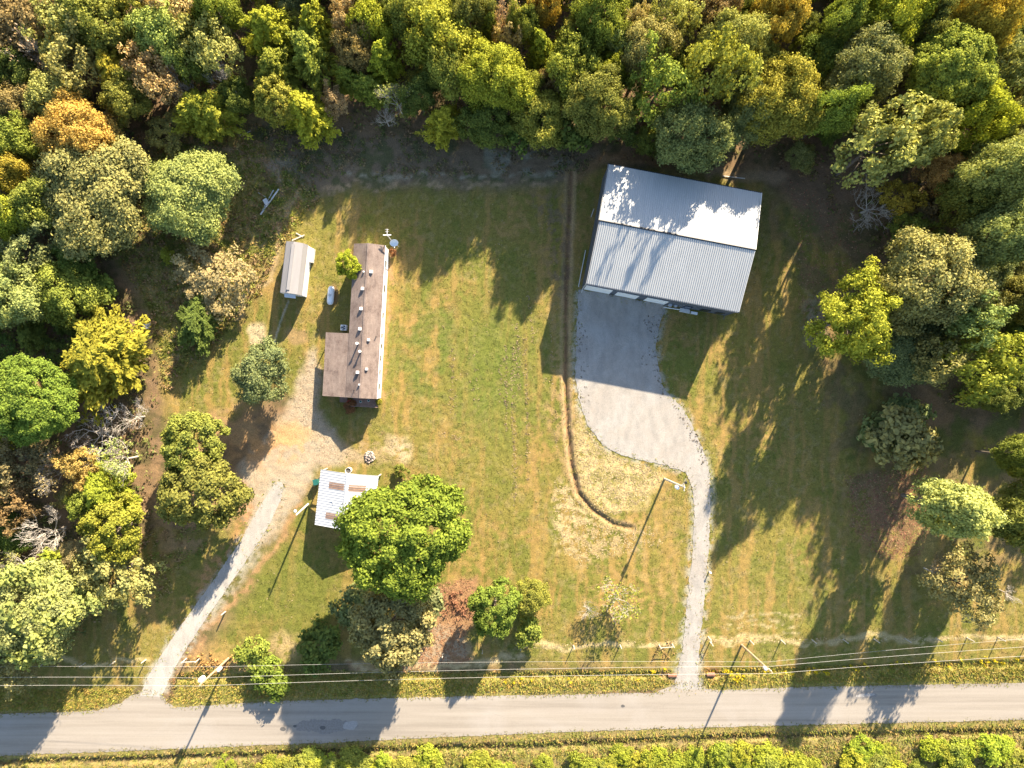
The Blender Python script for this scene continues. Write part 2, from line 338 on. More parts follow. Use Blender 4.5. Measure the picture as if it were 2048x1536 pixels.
    lay(apron, (0.40, 0.305, 0.235)); lay(apron * sst(0.45, 0.62, c), (0.40, 0.335, 0.275), 0.6); lay(bm_(uu, vv, 510, 885, 60, 50, 0.7) * sst(0.3, 0.5, b), (0.48, 0.255, 0.12), 0.95)
    lay(bm_(uu, vv, 590, 880, 40, 36, 0.7) * sst(0.48, 0.56, b), (0.48, 0.30, 0.14), 0.7)
    lay(pm(uu, vv, [(330,930),(420,820),(500,800),(520,850),(470,930),(500,1000),(440,1080),(330,1130),(300,1000)], 14) * sst(0.32, 0.55, b), (0.36, 0.225, 0.125), 0.85)
    lay(lm(uu, vv, [(468,960),(500,1020),(478,1070),(430,1140),(395,1200)], 15, 12) * sst(0.3, 0.55, c), (0.42, 0.225, 0.115), 0.85)
    lay(lm(uu, vv, [(600,1005),(560,1080),(500,1160),(440,1235),(395,1290),(372,1330)], 6, 6) * sst(0.3, 0.5, c), (0.40, 0.225, 0.125), 0.75)
    lay(lm(u, v, [(585,1000),(545,1075),(480,1160),(410,1255)], 7, 8) * sst(0.35, 0.6, c), (0.37, 0.31, 0.25), 0.7)
    lay(bm_(uu, vv, 430, 1330, 55, 36, 0.6) * sst(0.3, 0.5, c), (0.40, 0.25, 0.10), 0.8); lay(bm_(uu, vv, 565, 1290, 34, 30, 0.6) * sst(0.3, 0.5, c), (0.42, 0.30, 0.17), 0.8)
    # footpaths
    lay(lm(uu, vv, [(590,380),(572,430),(552,500),(535,560),(500,590),(470,640)], 5, 6), (0.42, 0.30, 0.18), 0.9)
    lay(lm(uu, vv, [(290,280),(400,285),(480,300),(530,325),(552,350),(562,390)], 4, 5), (0.38, 0.255, 0.185), 0.9); lay(bm_(uu, vv, 565, 335, 32, 16, 0.6), (0.34, 0.26, 0.22), 0.7)
    lay(lm(uu, vv, [(630,392),(690,372),(800,366),(950,372),(1080,368),(1160,350),(1215,320),(1300,318)], 6, 6) * sst(0.42, 0.62, c * .6 + b * .4), (0.40, 0.27, 0.18), 0.85)
    lay(lm(uu, vv, [(700,352),(800,348),(960,352),(1100,345)], 4, 5) * sst(0.35, 0.55, c), (0.36, 0.31, 0.25), 0.7)
    lay(lm(uu, vv, [(1160,352),(1215,318),(1290,312),(1330,330)], 12, 8), (0.30, 0.165, 0.085), 0.6); lay(lm(uu, vv, [(1420,352),(1480,352),(1560,350)], 10, 8), (0.35, 0.24, 0.17), 0.7)
    lay(lm(u, v, [(577,602),(562,640),(548,686)], 1.5, 1.6), (0.50, 0.44, 0.38), 0.8)
    # bare patches
    lay(bm_(uu, vv, 518, 672, 23, 27, 0.25), (0.47, 0.37, 0.25), 0.95); lay(bm_(uu, vv, 598, 668, 21, 17, 0.3), (0.30, 0.20, 0.105), 0.9)
    lay(bm_(uu, vv, 790, 900, 24, 20, 0.5) * sst(0.25, 0.5, c), (0.50, 0.39, 0.27), 0.9); lay(bm_(uu, vv, 735, 905, 55, 30, 0.6) * sst(0.4, 0.6, c), (0.37, 0.265, 0.16), 0.7)
    lay(lm(uu, vv, [(779,500),(775,600),(770,700),(766,790)], 5, 4) * sst(0.3, 0.55, c), (0.40, 0.23, 0.13), 0.8); lay(bm_(u, v, 668, 590, 9, 22, 0.5), (0.25, 0.14, 0.09), 0.8)
    # straw spread over seeded soil south of the pad
    straw = pm(uu, vv, [(1148,800),(1175,860),(1215,905),(1290,930),(1330,950),(1290,1000),(1230,1030),(1190,1010),(1160,960)], 12)
    lay(straw * sst(0.25, 0.45, c), (0.56, 0.42, 0.225), 0.95); lay(straw * sst(0.52, 0.66, b), (0.235, 0.205, 0.065), 0.7)
    s2 = pm(uu, vv, [(1105,960),(1150,980),(1190,1030),(1230,1060),(1310,1060),(1330,1090),(1230,1110),(1160,1130),(1110,1080)], 20)
    lay(s2 * sst(0.46, 0.6, c + 0.15 * (b - .5)), (0.53, 0.405, 0.235), 0.9)
    lay(pm(uu, vv, [(1110,650),(1150,760),(1150,900),(1120,960),(1095,850)], 14) * sst(0.4, 0.6, c), (0.36, 0.235, 0.12), 0.65)
    lay(pm(uu, vv, [(1140,1050),(1370,1000),(1372,1180),(1240,1270),(1180,1250)], 30) * sst(0.48, 0.62, c), (0.34, 0.225, 0.095), 0.5)
    # trench
    dd = seg_dist(u, v, DITCH); lay((1 - sst(3, 13, dd + 20 * w1)) * sst(.22, .45, c), (0.37, 0.225, 0.13), 0.85); lay(1 - sst(2, 6, np.abs(dd - 8) + 8 * w2), (0.40, 0.28, 0.17), 0.5); lay((1 - sst(1.5, 5, dd + 9 * w2)) * sst(.2, .45, c), (0.20, 0.115, 0.07), 0.8)
    lay(pm(uu, vv, [(1060,390),(1130,380),(1150,560),(1110,600),(1090,480)], 16) * sst(0.45, 0.6, c), (0.19, 0.13, 0.10), 0.6)
    # pine straw bed between the big trees, dry fence line, verges
    lay(pm(uu, vv, [(870,1170),(945,1155),(960,1230),(925,1280),(940,1325),(760,1345),(700,1335),(830,1300)], 10), (0.335, 0.185, 0.110), 0.9)
    lay(pm(uu, vv, [(860,1255),(925,1250),(940,1320),(780,1345)], 12) * sst(0.35, 0.55, c), (0.38, 0.29, 0.22), 0.8)
    lay(lm(uu, vv, [(700,1330),(860,1338),(960,1330),(1040,1318)], 7, 6) * sst(0.25, 0.5, c), (0.50, 0.38, 0.23), 0.9)
    for ln in ([(1035,1292),(1150,1290),(1345,1286)], [(1405,1280),(1480,1282),(1600,1280),(1800,1277),(2300,1272)], [(90,1325),(180,1325),(300,1318)]):
        lay(lm(uu, vv, ln, 4.5, 3) * sst(.2, .42, c), (0.50, 0.385, 0.215), 0.9)
    verge = np.maximum(pm(u, v, [(360,1345),(700,1345),(1000,1345),(1345,1338),(1345,1376),(1000,1394),(600,1402),(340,1416)], 6), pm(u, v, [(1405,1340),(2300,1318),(2300,1364),(1410,1384)], 6))
    verge = np.maximum(verge, pm(u, v, [(-300,1380),(270,1375),(262,1392),(200,1420),(-300,1436)], 6))
    lay(verge, (0.27, 0.235, 0.07), 0.9); lay(verge * sst(0.5, 0.65, c), (0.32, 0.235, 0.09), 0.6)
    south = sst(-3, 3, v - np.interp(u, [p[0] for p in ROAD_B], [p[1] for p in ROAD_B])); lay(south, (0.29, 0.22, 0.095)); lay(south * sst(0.45, 0.6, c), (0.215, 0.205, 0.055), 0.7)
    lay(lm(u, vv, [(-100,1529),(300,1519),(760,1502),(1100,1492),(1500,1475),(2200,1462)], 3.5, 4), (0.10, 0.07, 0.05), 0.85)
    lay(bm_(uu, vv, 1425, 1348, 18, 11, 0.5), (0.40, 0.235, 0.12), 0.9); lay(bm_(uu, vv, 1332, 1350, 12, 12, 0.5), (0.36, 0.24, 0.14), 0.9)
    for pl, gcl, wd in ((PAD, (.36, .335, .30), 15), (DRIVE, (.38, .35, .31), 12)):
        ds = sdf(u, v, pl); lay((1 - sst(0, wd, ds + 10 * w1)) * sst(.38, .55, c), gcl, .85)
    return np.clip(C * np.array([0.81, 0.83, 0.74]), 0.01, 0.8)

def flat_mask(u, v):
    """1 where the ground must stay level (under road, drives and buildings)"""
    d = np.minimum(np.minimum(sdf(u, v, ROAD), sdf(u, v, PAD)), sdf(u, v, DRIVE))
    for q in BUILDINGS: d = np.minimum(d, sdf(u, v, q))
    return 1 - sst(2, 9, d)
BUILDINGS = [[(1160,575),(1203,356),(1492,411),(1452,631)], [(660,795),(702,668),(706,500),(780,499),(764,800)], [(580,490),(624,497),(613,594),(568,590)], [(652,935),(766,946),(754,1054),(640,1043)]]

def ground_z(u, v):
    fm = 1 - flat_mask(u, v)
    z = 0.09 * (fbm(u / 16, v / 16, 71, 2) - 0.5) + 0.11 * (fbm(u / 7, v / 7, 81, 2) - 0.5)
    dd = seg_dist(u, v, DITCH)
    dep = np.interp(v, [330, 420, 600, 760, 1000, 1066], [0.15, 0.25, 0.45, 0.50, 0.35, 0.2])
    z = z - dep * (1 - sst(1.5, 6.5, dd + 2 * (fbm(u / 12, v / 12, 5) - .5))) + 0.07 * sst(6, 9, dd) * (1 - sst(10, 18, dd)) * fbm(u / 14, v / 14, 33)
    for ln, dp in (([(360,1356),(700,1352),(1000,1352),(1335,1350)], 0.30), ([(1420,1349),(1700,1336),(2300,1322)], 0.32), ([(-100,1529),(300,1519),(760,1502),(1100,1492),(1500,1475),(2200,1462)], 0.35)):
        z = z - dp * (1 - sst(2, 10, seg_dist(u, v, ln)))
    z = z - 0.35 * bm_(u, v, 1426, 1348, 12, 7, 0.6)
    return z * fm - 0.02

def axis(lo, hi, step, far):
    core = np.arange(lo, hi + step / 2, step); out = [step]; ext = []
    x = 0
    while x < far: out.append(out[-1] * 1.35); x += out[-1]; ext.append(x)
    ext = np.array(ext); return np.concatenate([lo - ext[::-1], core, hi + ext])
gx = axis(-82, 82, 0.26, 4000); gy = axis(-62, 62, 0.26, 4000)
GX, GY = np.meshgrid(gx, gy); GU = 1024 + GX * S; GV = 768 - GY * S
near = (np.abs(GX) < 90) & (np.abs(GY) < 70)
gz = np.full(GX.shape, -0.02); gz[near] = ground_z(GU[near], GV[near])
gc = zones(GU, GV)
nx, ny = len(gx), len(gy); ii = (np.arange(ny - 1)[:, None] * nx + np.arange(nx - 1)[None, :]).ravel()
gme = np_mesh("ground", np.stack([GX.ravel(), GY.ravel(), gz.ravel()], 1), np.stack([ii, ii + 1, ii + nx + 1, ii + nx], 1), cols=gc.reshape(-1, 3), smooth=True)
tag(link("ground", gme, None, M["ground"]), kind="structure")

def sheet(name, pts, z, mat, rough, seed):
    """level sheet with an uneven, crumbled edge"""
    rng = np.random.default_rng(seed); out = []
    for i in range(len(pts)):
        a = np.array(pts[i], float); b = np.array(pts[(i + 1) % len(pts)], float); L = np.hypot(*(b - a)); n = max(1, int(L / 3)); nrm = np.array([-(b - a)[1], (b - a)[0]]) / (L + 1e-6)
        for t in np.arange(n) / n:
            p = a + (b - a) * t; j = rough * (2.4 * fbm(np.array([p[0] / 14]), np.array([p[1] / 14]), seed)[0] - 1.2) + 0.22 * rough * rng.normal()
            out.append(p + nrm * j)
    V = [P(p[0], p[1], 0) for p in out]
    tri = tessellate_polygon([V]); me = bpy.data.meshes.new(name)
    me.from_pydata([(p.x, p.y, z) for p in V], [], [t[::-1] if (V[t[1]] - V[t[0]]).cross(V[t[2]] - V[t[0]]).z < 0 else t for t in tri]); me.update()
    return tag(link(name, me, None, mat), kind="structure")
sheet("road", ROAD, 0.020, M["road"], 1.6, 5)
sheet("gravel_driveway", PAD, 0.026, M["gravel"], 2.2, 6)
sheet("gravel_lane", DRIVE, 0.032, M["drive"], 1.3, 7)

def spots(name, mat, z, lst, seed):
    for i, (u, v, a, b, r) in enumerate(lst):
        sheet(name, [(u + a * math.cos(t) * math.cos(r) - b * math.sin(t) * math.sin(r), v + a * math.cos(t) * math.sin(r) + b * math.sin(t) * math.cos(r)) for t in [k * 0.5236 for k in range(12)]], z + i * .0007, mat, max(1.2, min(a, b) * .35), seed + i)
M["tar"] = plain("tar_patch", (0.09, 0.085, 0.08), 0.7, 0, 0.2, 6); M["patch"] = plain("pale_patch", (0.29, 0.27, 0.25), 0.85, 0, 0.15, 4); M["patch2"] = plain("grey_patch", (0.20, 0.18, 0.16), 0.85, 0, 0.2, 4)
spots("road_patch", M["patch2"], .024, [(650, 1452, 66, 14, -.03), (1725, 1391, 30, 6, -.05)], 40)
spots("road_patch", M["patch"], .030, [(700, 1450, 16, 9, -.2), (1730, 1390, 20, 3, -.1)], 60)
spots("road_patch", M["tar"], .034, [(645, 1455, 6, 3.5, 0), (566, 1458, 6, 4, 0), (590, 1452, 3, 2, 0), (1246, 1412, 4, 2.5, 0)], 80)

# ---------------------------------------------------------------- the steel workshop
def ribbed_slope(x0, x1, ya, za, yb, zb, pitch, rh, rw, flatw=None, thick=0.05):
    """roof plane from (ya, za) to (yb, zb) with ribs running down the slope; local frame"""
    mb = MB(); n = int(round((x1 - x0) / pitch)); prof = []
    for i in range(n + 1):
        x = x0 + (x1 - x0) * i / n
        for dx, h in ((-rw, 0), (-rw * 0.45, rh), (rw * 0.45, rh), (rw, 0)):
            xx = min(max(x + dx, x0), x1); prof.append((xx, h))
    d = Vector((0, yb - ya, zb - za)).normalized(); nrm = Vector((1, 0, 0)).cross(d)
    if nrm.z < 0: nrm = -nrm
    vs = []
    for x, h in prof: vs += [Vector((x, ya, za)) + nrm * h, Vector((x, yb, zb)) + nrm * h]
    fs = [(2 * i, 2 * i + 1, 2 * i + 3, 2 * i + 2) for i in range(len(prof) - 1)]
    if (vs[1] - vs[0]).cross(vs[-2] - vs[0]).z < 0: fs = [f[::-1] for f in fs]
    else: fs = [f for f in fs]
    mb.add(vs, fs)
    lo = [Vector((x0, ya, za)) - nrm * thick, Vector((x1, ya, za)) - nrm * thick, Vector((x1, yb, zb)) - nrm * thick, Vector((x0, yb, zb)) - nrm * thick]
    up = [Vector((x0, ya, za)), Vector((x1, ya, za)), Vector((x1, yb, zb)), Vector((x0, yb, zb))]
    mb.add(lo + up, [(0, 1, 2, 3), (0, 1, 5, 4), (1, 2, 6, 5), (2, 3, 7, 6), (3, 0, 4, 7)])
    return mb

def gable_wall(x, y0, y1, z1, zr, t):
    a = [(x, y0, 0), (x, y1, 0), (x, y1, z1), (x, (y0 + y1) / 2, zr), (x, y0, z1)]; b = [(x + t, p[1], p[2]) for p in a]
    return MB().add(a + b, [(0, 1, 2, 3, 4), (9, 8, 7, 6, 5)] + [(i, i + 5, (i + 1) % 5 + 5, (i + 1) % 5) for i in range(5)])

EAV, RID = 6.4, 8.5
wc = (303.3 / S, 274.0 / S, 0); WA = -math.radians(10.72); WL, WW = 22.58, 17.47
ws = thing("metal_workshop", "large steel workshop with pale ribbed roof at the head of the gravel drive", "workshop", wc, WA)
hx, hy = WL / 2, WW / 2; o = 0.12
MB().box(-hx + o, hx - o, -hy + o, -hy + o + 0.15, 0, EAV - 0.05).build("wall", M["charcoal"], ws)
MB().box(-hx + o, hx - o, hy - o - 0.15, hy - o, 0, EAV - 0.05).build("wall", M["charcoal"], ws)
gable_wall(-hx + o, -hy + o + .15, hy - o - .15, EAV - 0.08, RID - 0.1, 0.15).build("wall", M["charcoal"], ws)
gable_wall(hx - o - .15, -hy + o + .15, hy - o - .15, EAV - 0.08, RID - 0.1, 0.15).build("wall", M["charcoal"], ws)
# wall ribs
r = MB()
for i in range(74):
    x = -hx + o + 0.15 + i * (WL - 2 * o - 0.3) / 73
    r.box(x - 0.03, x + 0.03, -hy + o - 0.03, -hy + o - 0.002, 0, EAV - 0.1)
tag(r.build("wall_ribs", M["charcoal"], ws), kind="stuff")
r = MB()
for i in range(56):
    y = -hy + o + 0.3 + i * (WW - 2 * o - 0.6) / 55; zt = EAV + (RID - EAV) * (1 - abs(y) / hy) - 0.2
    r.box(-hx + o - 0.03, -hx + o - 0.002, y - 0.03, y + 0.03, 0, zt)
tag(r.build("wall_ribs", M["charcoal"], ws), kind="stuff")
ribbed_slope(-hx, hx, hy, EAV, 0.0, RID, 0.305, 0.075, 0.045).build("roof_slope", M["steel_roof"], ws)
ribbed_slope(-hx, hx, -hy, EAV, 0.0, RID, 0.305, 0.075, 0.045).build("roof_slope", M["steel_roof"], ws)
cap = MB(); cap.slab((-hx - .02, -0.16, RID + 0.05), (hx + .02, -0.16, RID + 0.05), (hx + .02, 0, RID + 0.13), (-hx - .02, 0, RID + 0.13), 0.03)
cap.slab((-hx - .02, 0, RID + 0.13), (hx + .02, 0, RID + 0.13), (hx + .02, 0.16, RID + 0.05), (-hx - .02, 0.16, RID + 0.05), 0.03)
cap.build("ridge_cap", M["trim"], ws)  # raised cap; its dark colour stands in for the shadow line along the ridge
for sx in (-1, 1):
    for sy in (-1, 1):
        MB().slab((sx * (hx + .03), sy * hy, EAV + .03), (sx * (hx + .03), 0, RID + .03), (sx * (hx - .10), 0, RID + .07), (sx * (hx - .10), sy * hy, EAV + .07), 0.10).build("rake_trim", M["offwhite" if sx > 0 else "trim"], ws)
MB().box(-hx, hx, -hy - 0.13, -hy - 0.005, EAV - 0.14, EAV - 0.005).build("gutter", M["charcoal"], ws)
MB().box(-hx, hx, hy + 0.005, hy + 0.13, EAV - 0.14, EAV - 0.005).build("gutter", M["trim"], ws)
for x in (-hx + 0.2, hx - 0.2):
    MB().tube([(x, -hy - 0.06, EAV - 0.14), (x, -hy + o - 0.08, EAV - 0.7), (x, -hy + o - 0.08, 0.25), (x, -hy - 0.5, 0.08)], 0.05).build("downspout", M["offwhite" if x < 0 else "charcoal"], ws)
def garage_door(x0, x1, h):
    fr = MB(); y = -hy + o
    fr.box(x0 - 0.14, x0 - 0.002, y - 0.08, y - 0.034, 0, h + 0.12); fr.box(x1 + 0.002, x1 + 0.14, y - 0.08, y - 0.034, 0, h + 0.12); fr.box(x0 - 0.002, x1 + 0.002, y - 0.08, y - 0.034, h + 0.002, h + 0.12)
    d = fr.build("garage_door", M["white"], ws)
    for i in range(4):
        MB().box(x0, x1, y - 0.072, y - 0.036, 0.02 + i * h / 4, (i + 1) * h / 4 - 0.012).build("door_panel", M["white"], d)
garage_door(-hx + 0.55, -hx + 4.25, 4.0); garage_door(-hx + 5.35, -hx + 8.35, 3.3); garage_door(-hx + 9.85, -hx + 12.85, 3.3)
for x0, w, z0, z1, glass in ((15.75, 1.15, 0.02, 2.5, False), (18.25, 1.4, 0.75, 2.6, True), (20.6, 1.15, 0.75, 2.6, True)):
    x0 = -hx + x0; y = -hy + o
    d = MB().box(x0, x0 + w, y - 0.10, y - 0.034, z0, z1).build("side_door" if not glass else "window", M["bluedoor"] if not glass else M["trim"], ws)
    MB().box(x0 + 0.12, x0 + w - 0.12, y - 0.112, y - 0.102, z0 + (1.2 if not glass else 0.1), z1 - 0.1).build("pane", M["darkglass"], d)
MB().box(-hx + 15.5, -hx + 17.1, -hy - 0.6, -hy + 0.0, -0.02, 0.10).build("door_step", M["offwhite"], ws)
MB().box(-hx + 13.4, -hx + 13.9, -hy - 0.25, -hy + o - 0.034, 0.9, 1.5).build("meter_box", M["galv"], ws)
MB().box(-hx + 14.3, -hx + 14.7, -hy - 0.2, -hy + o - 0.034, 1.0, 1.6).build("meter_box", M["galv"], ws)
def WP(x, y, z=0): return Matrix.Translation(wc) @ Matrix.Rotation(WA, 4, 'Z') @ Vector((x, y, z))
def rod(name, a, b, r, mat, label, cat, group=None):
    a = Vector(a); b = Vector(b); t = thing(name, label, cat, a, 0, group)
    MB().tube([(0, 0, 0), b - a], r, 6).build("shaft", mat, t); return t
rod("plastic_pipe", WP(-hx + 13.0, -hy - 0.35, 0.06), WP(-hx + 15.6, -hy - 0.28, 0.06), 0.07, M["white"], "white plastic pipe lying along the workshop front east of the garage doors", "pipe")
rod("plastic_pipe", WP(-hx - 0.45, -hy + 0.3, 0.06), WP(-hx - 0.42, -hy + 6.0, 0.06), 0.06, M["offwhite"], "long pale pipe lying at the foot of the workshop's west wall", "pipe")
rod("plastic_pipe", WP(-hx - 0.55, -hy + 11.2, 0.06), WP(-hx - 0.35, -hy + 12.5, 0.06), 0.05, M["offwhite"], "short pale pipe by the middle of the workshop's west wall", "pipe")
rod("plastic_pipe", P(1446, 352, .06), P(1490, 357, .06), 0.07, M["offwhite"], "white pipe lying on bare soil behind the workshop", "pipe")
b = thing("bench", "small white bench standing against the workshop front between its windows", "bench", WP(-hx + 17.7, -hy - 0.45), WA)
MB().box(-0.5, 0.5, -0.2, 0.2, 0.42, 0.47).build("seat", M["white"], b)
for sx in (-0.42, 0.42): MB().box(sx - 0.03, sx + 0.03, -0.18, 0.18, 0, 0.42).build("leg", M["white"], b)

# ---------------------------------------------------------------- the long house
def frame_at(pts): return pts
mc = (-284.2 / S, 121.6 / S); 
HA = -math.atan2(16.3, 298.4)          # long axis leans from image top right to bottom left
hc = thing("mobile_home", "long narrow white house with brown shingle roof and a porch on its west side", "house", (mc[0], mc[1], 0), HA)
HW, HL, ez, rz_ = 4.70 / 2, 22.95 / 2, 3.2, 4.15
MB().box(-HW + .05, -HW + .17, -HL + .06, HL - .06, 0.0, ez - .05).build("wall", M["white"], hc)
MB().box(HW - .17, HW - .05, -HL + .06, HL - .06, 0.0, ez - .05).build("wall", M["white"], hc)
for sy in (-1, 1):
    y0 = sy * (HL - .06) - (0.12 if sy > 0 else 0)
    a = [(-HW + .175, y0, 0), (HW - .175, y0, 0), (HW - .175, y0, ez - .05), (0, y0, rz_ - .06), (-HW + .175, y0, ez - .05)]; bb = [(p[0], p[1] + .12, p[2]) for p in a]
    MB().add(a + bb, [(4, 3, 2, 1, 0), (5, 6, 7, 8, 9)] + [(i, (i + 1) % 5, (i + 1) % 5 + 5, i + 5) for i in range(5)]).build("wall", M["white" if sy > 0 else "deck"], hc)
rf = MB().slab((-HW, -HL, ez), (0, -HL, rz_), (0, HL, rz_), (-HW, HL, ez), 0.06).build("roof_slope", M["shingle"], hc)
rf2 = MB().slab((0, -HL, rz_), (HW, -HL, ez), (HW, HL, ez), (0, HL, rz_), 0.06).build("roof_slope", M["shingle"], hc)
MB().box(-0.14, 0.14, -HL - .01, HL + .01, rz_ - 0.02, rz_ + 0.035).build("ridge_shingles", M["shingle"], hc)
MB().box(HW + .002, HW + .05, -HL, HL, ez - 0.16, ez - 0.005).build("fascia", M["white"], hc)
MB().box(HW - .048, HW - .02, -HL + .08, HL - .08, 0.02, 0.75).build("skirting", M["white"], hc)
for y, w in ((9.0, 0.8), (5.2, 1.1), (1.2, .8), (-1.9, .7), (-3.5, .7), (-5.3, 0.9), (-7.4, .7), (-9.6, .9)):
    f = MB().box(HW - .048, HW + .0, y - w / 2, y + w / 2, 1.5, 2.6).build("window", M["offwhite"], hc); MB().box(HW + .002, HW + .012, y - w / 2 + .08, y + w / 2 - .08, 1.58, 2.52).build("pane", M["darkglass"], f)
for y, w in ((8, .9), (3.4, .9)):
    f = MB().box(-HW - .0, -HW + .048, y - w / 2, y + w / 2, 1.5, 2.6).build("window", M["offwhite"], hc); MB().box(-HW - .012, -HW - .002, y - w / 2 + .08, y + w / 2 - .08, 1.58, 2.52).build("pane", M["darkglass"], f)
def HP(u, v, z):     # photograph pixel at height z into the house frame
    return (Matrix.Translation((mc[0], mc[1], 0)) @ Matrix.Rotation(HA, 4, 'Z')).inverted() @ P(u, v, z)
def roof_h(x): return rz_ - (rz_ - ez) * abs(x) / HW
for u, v, w, h in ((742, 543, .42, .32), (725, 577, .42, .32), (722, 617, .42, .32), (719.5, 657.5, .42, .32), (736.5, 679.5, .34, .3), (715, 744.5, .42, .35), (732.5, 738, .34, .3), (718.5, 769, .22, .25), (727, 543, .2, .25)):
    p = HP(u, v, 4.2); z = roof_h(p.x)
    MB().box(p.x - w / 2, p.x + w / 2, p.y - w / 2, p.y + w / 2, z - .08, z + h).build("roof_vent", M["white"], hc)
for u, v, h in ((713.5, 686.5, 1.0), (719, 702.5, .75)):
    p = HP(u, v, 4.9); z = roof_h(p.x); MB().lathe([(.12, z - .1), (.12, z + h - .1), (.2, z + h - .08), (.2, z + h)], 12, Matrix.Translation((p.x, p.y, 0))).build("flue", M["white"], hc)
for u, v in ((751, 673, ), (707.5, 780.5)):
    p = HP(u, v, 4.0); z = roof_h(p.x); MB().tube([(p.x, p.y, z - .05), (p.x, p.y, z + .4)], .06, 8).build("vent_pipe", M["black"], hc)
# porch
pa, pb = -HW - 3.62, -HW - 0.005; pe, pf = 2.62, 3.14; y0, y1 = -HL + 0.0, -HL + 9.55
MB().slab((pa, y0, pe), (pb, y0, pf), (pb, y1, pf), (pa, y1, pe), 0.07).build("porch_roof", M["shingle"], hc)
for y in (y0 + .15, (y0 + y1) / 2, y1 - .15):
    MB().box(pa + .12, pa + .24, y - .06, y + .06, 0, pe - .06).build("porch_post", M["offwhite"], hc)
dk = MB().box(pa + .3, pb - .3, y0 + .3, y1 - .3, 0.28, 0.34).build("porch_deck", M["deck"], hc)
for i in range(3): MB().box(pa + 2.0, pa + 3.2, y0 - .9 + i * .28, y0 - .62 + i * .28, 0, 0.09 + .085 * i).build("porch_step", M["deck"], hc)
MB().box(-HW + 0.4, HW - 0.3, -HL - 1.4, -HL - .06, 0.30, 0.36).build("deck", M["deck"], hc)
for i in range(8):
    x = -HW + .45 + i * .56; MB().box(x, x + .05, -HL - 1.38, -HL - 1.33, 0.36, 1.2).build("baluster", M["deck"], hc)
MB().box(-HW + 0.4, HW - 0.3, -HL - 1.4, -HL - 1.32, 1.205, 1.25).build("handrail", M["deck"], hc)
ch = thing("lawn_chair", "red folding lawn chair standing in the shade at the south end of the house", "chair", P(702, 806), 0.5)
MB().box(-.28, .28, -.28, .28, .38, .42).build("seat", M["red"], ch); MB().slab((-.28, .28, .42), (.28, .28, .42), (.28, .42, .95), (-.28, .42, .95), .03).build("backrest", M["red"], ch)
for sx in (-.26, .26):
    for sy in (-.26, .26): MB().tube([(sx, sy, 0), (sx, sy, .385)], .015, 5).build("leg", M["galv"], ch)
for u, v, lab in ((722, 803, "white flower pot nearest the red lawn chair on the house deck"), (738, 801, "white flower pot at the eastern corner of the house deck")):
    q = thing("flower_pot", lab, "flower pot", P(u, v, .36), 0); MB().lathe([(.12, 0), (.18, .3), (.2, .3), (.2, .34)], 12).build("pot", M["white"], q); MB().lathe([(.17, .345), (.1, .42)], 8).build("plant", M["greenbin"], q)

# ---------------------------------------------------------------- gambrel shed
sc_ = P(0, 0); cx, cy = (1024 - 429.5), (768 - 225.3)
sa = -math.atan2(12.0, 99.5)
cs = [(-442.0, 277.8), (-399.3, 269.2), (-454.3, 179.5), (-409.5, 173.2)]
sx_ = sum(c[0] for c in cs) / 4 / S; sy_ = sum(c[1] for c in cs) / 4 / S
sh = thing("garden_shed", "small white barn shed with grey gambrel roof standing west of the long house", "shed", (sx_, sy_, 0), sa)
SW, SL = 1.70, 3.83; A = (SW, 2.35); Bk = (1.27, 3.35); R_ = (0.0, 3.92)
MB().box(-SW + .03, -SW + .11, -SL + .05, SL - .05, 0, 2.33).build("wall", M["white"], sh); MB().box(SW - .11, SW - .03, -SL + .05, SL - .05, 0, 2.33).build("wall", M["white"], sh)
for sy in (-1, 1):
    yy = sy * (SL - .05) - (.08 if sy > 0 else 0); a = [(-SW + .115, yy, 0), (SW - .115, yy, 0), (SW - .115, yy, 2.3), (Bk[0] - .08, yy, Bk[1] - .06), (0, yy, R_[1] - .06), (-Bk[0] + .08, yy, Bk[1] - .06), (-SW + .115, yy, 2.3)]
    bb = [(p[0], p[1] + .08, p[2]) for p in a]; MB().add(a + bb, [(6, 5, 4, 3, 2, 1, 0), (7, 8, 9, 10, 11, 12, 13)] + [(i, (i + 1) % 7, (i + 1) % 7 + 7, i + 7) for i in range(7)]).build("wall", M["white"], sh)
for s in (-1, 1):
    q = [(s * A[0], -SL, A[1]), (s * A[0], SL, A[1]), (s * Bk[0], SL, Bk[1]), (s * Bk[0], -SL, Bk[1])]; MB().slab(*(q if s > 0 else q[::-1]), .05).build("roof_slope", M["grey_roof"], sh)
    q = [(s * Bk[0], -SL, Bk[1]), (s * Bk[0], SL, Bk[1]), (0, SL, R_[1]), (0, -SL, R_[1])]; MB().slab(*(q if s > 0 else q[::-1]), .05).build("roof_slope", M["grey_roof"], sh)
MB().box(-.22, .22, -SL + .45, SL - .4, R_[1] - .06, R_[1] + .07).build("ridge_vent", M["grey_roof"], sh)
d = MB().box(-.75, .75, -SL + .0, -SL + .045, 0.1, 2.1).build("door", M["offwhite"], sh); MB().box(-.03, .03, -SL - .02, -SL - .002, .12, 2.08).build("door_trim", M["blue_white"], d)
MB().slab((-.95, -SL - .55, 2.25), (.75, -SL - .55, 2.25), (.75, -SL, 2.5), (-.95, -SL, 2.5), .04).build("door_canopy", M["galv"], sh)
MB().box(SW + .02, SW + .45, SL - 2.3, SL - .2, 0, .9).build("side_bin", M["offwhite"], sh)
rod("timber", P(584, 481, .1), P(609, 470, .14), .09, M["palewood"], "long pale timber lying behind the garden shed", "timber")
rod("timber", P(592, 466, .1), P(606, 474, .1), .07, M["palewood"], "short pale timber crossing the long one behind the garden shed", "timber")

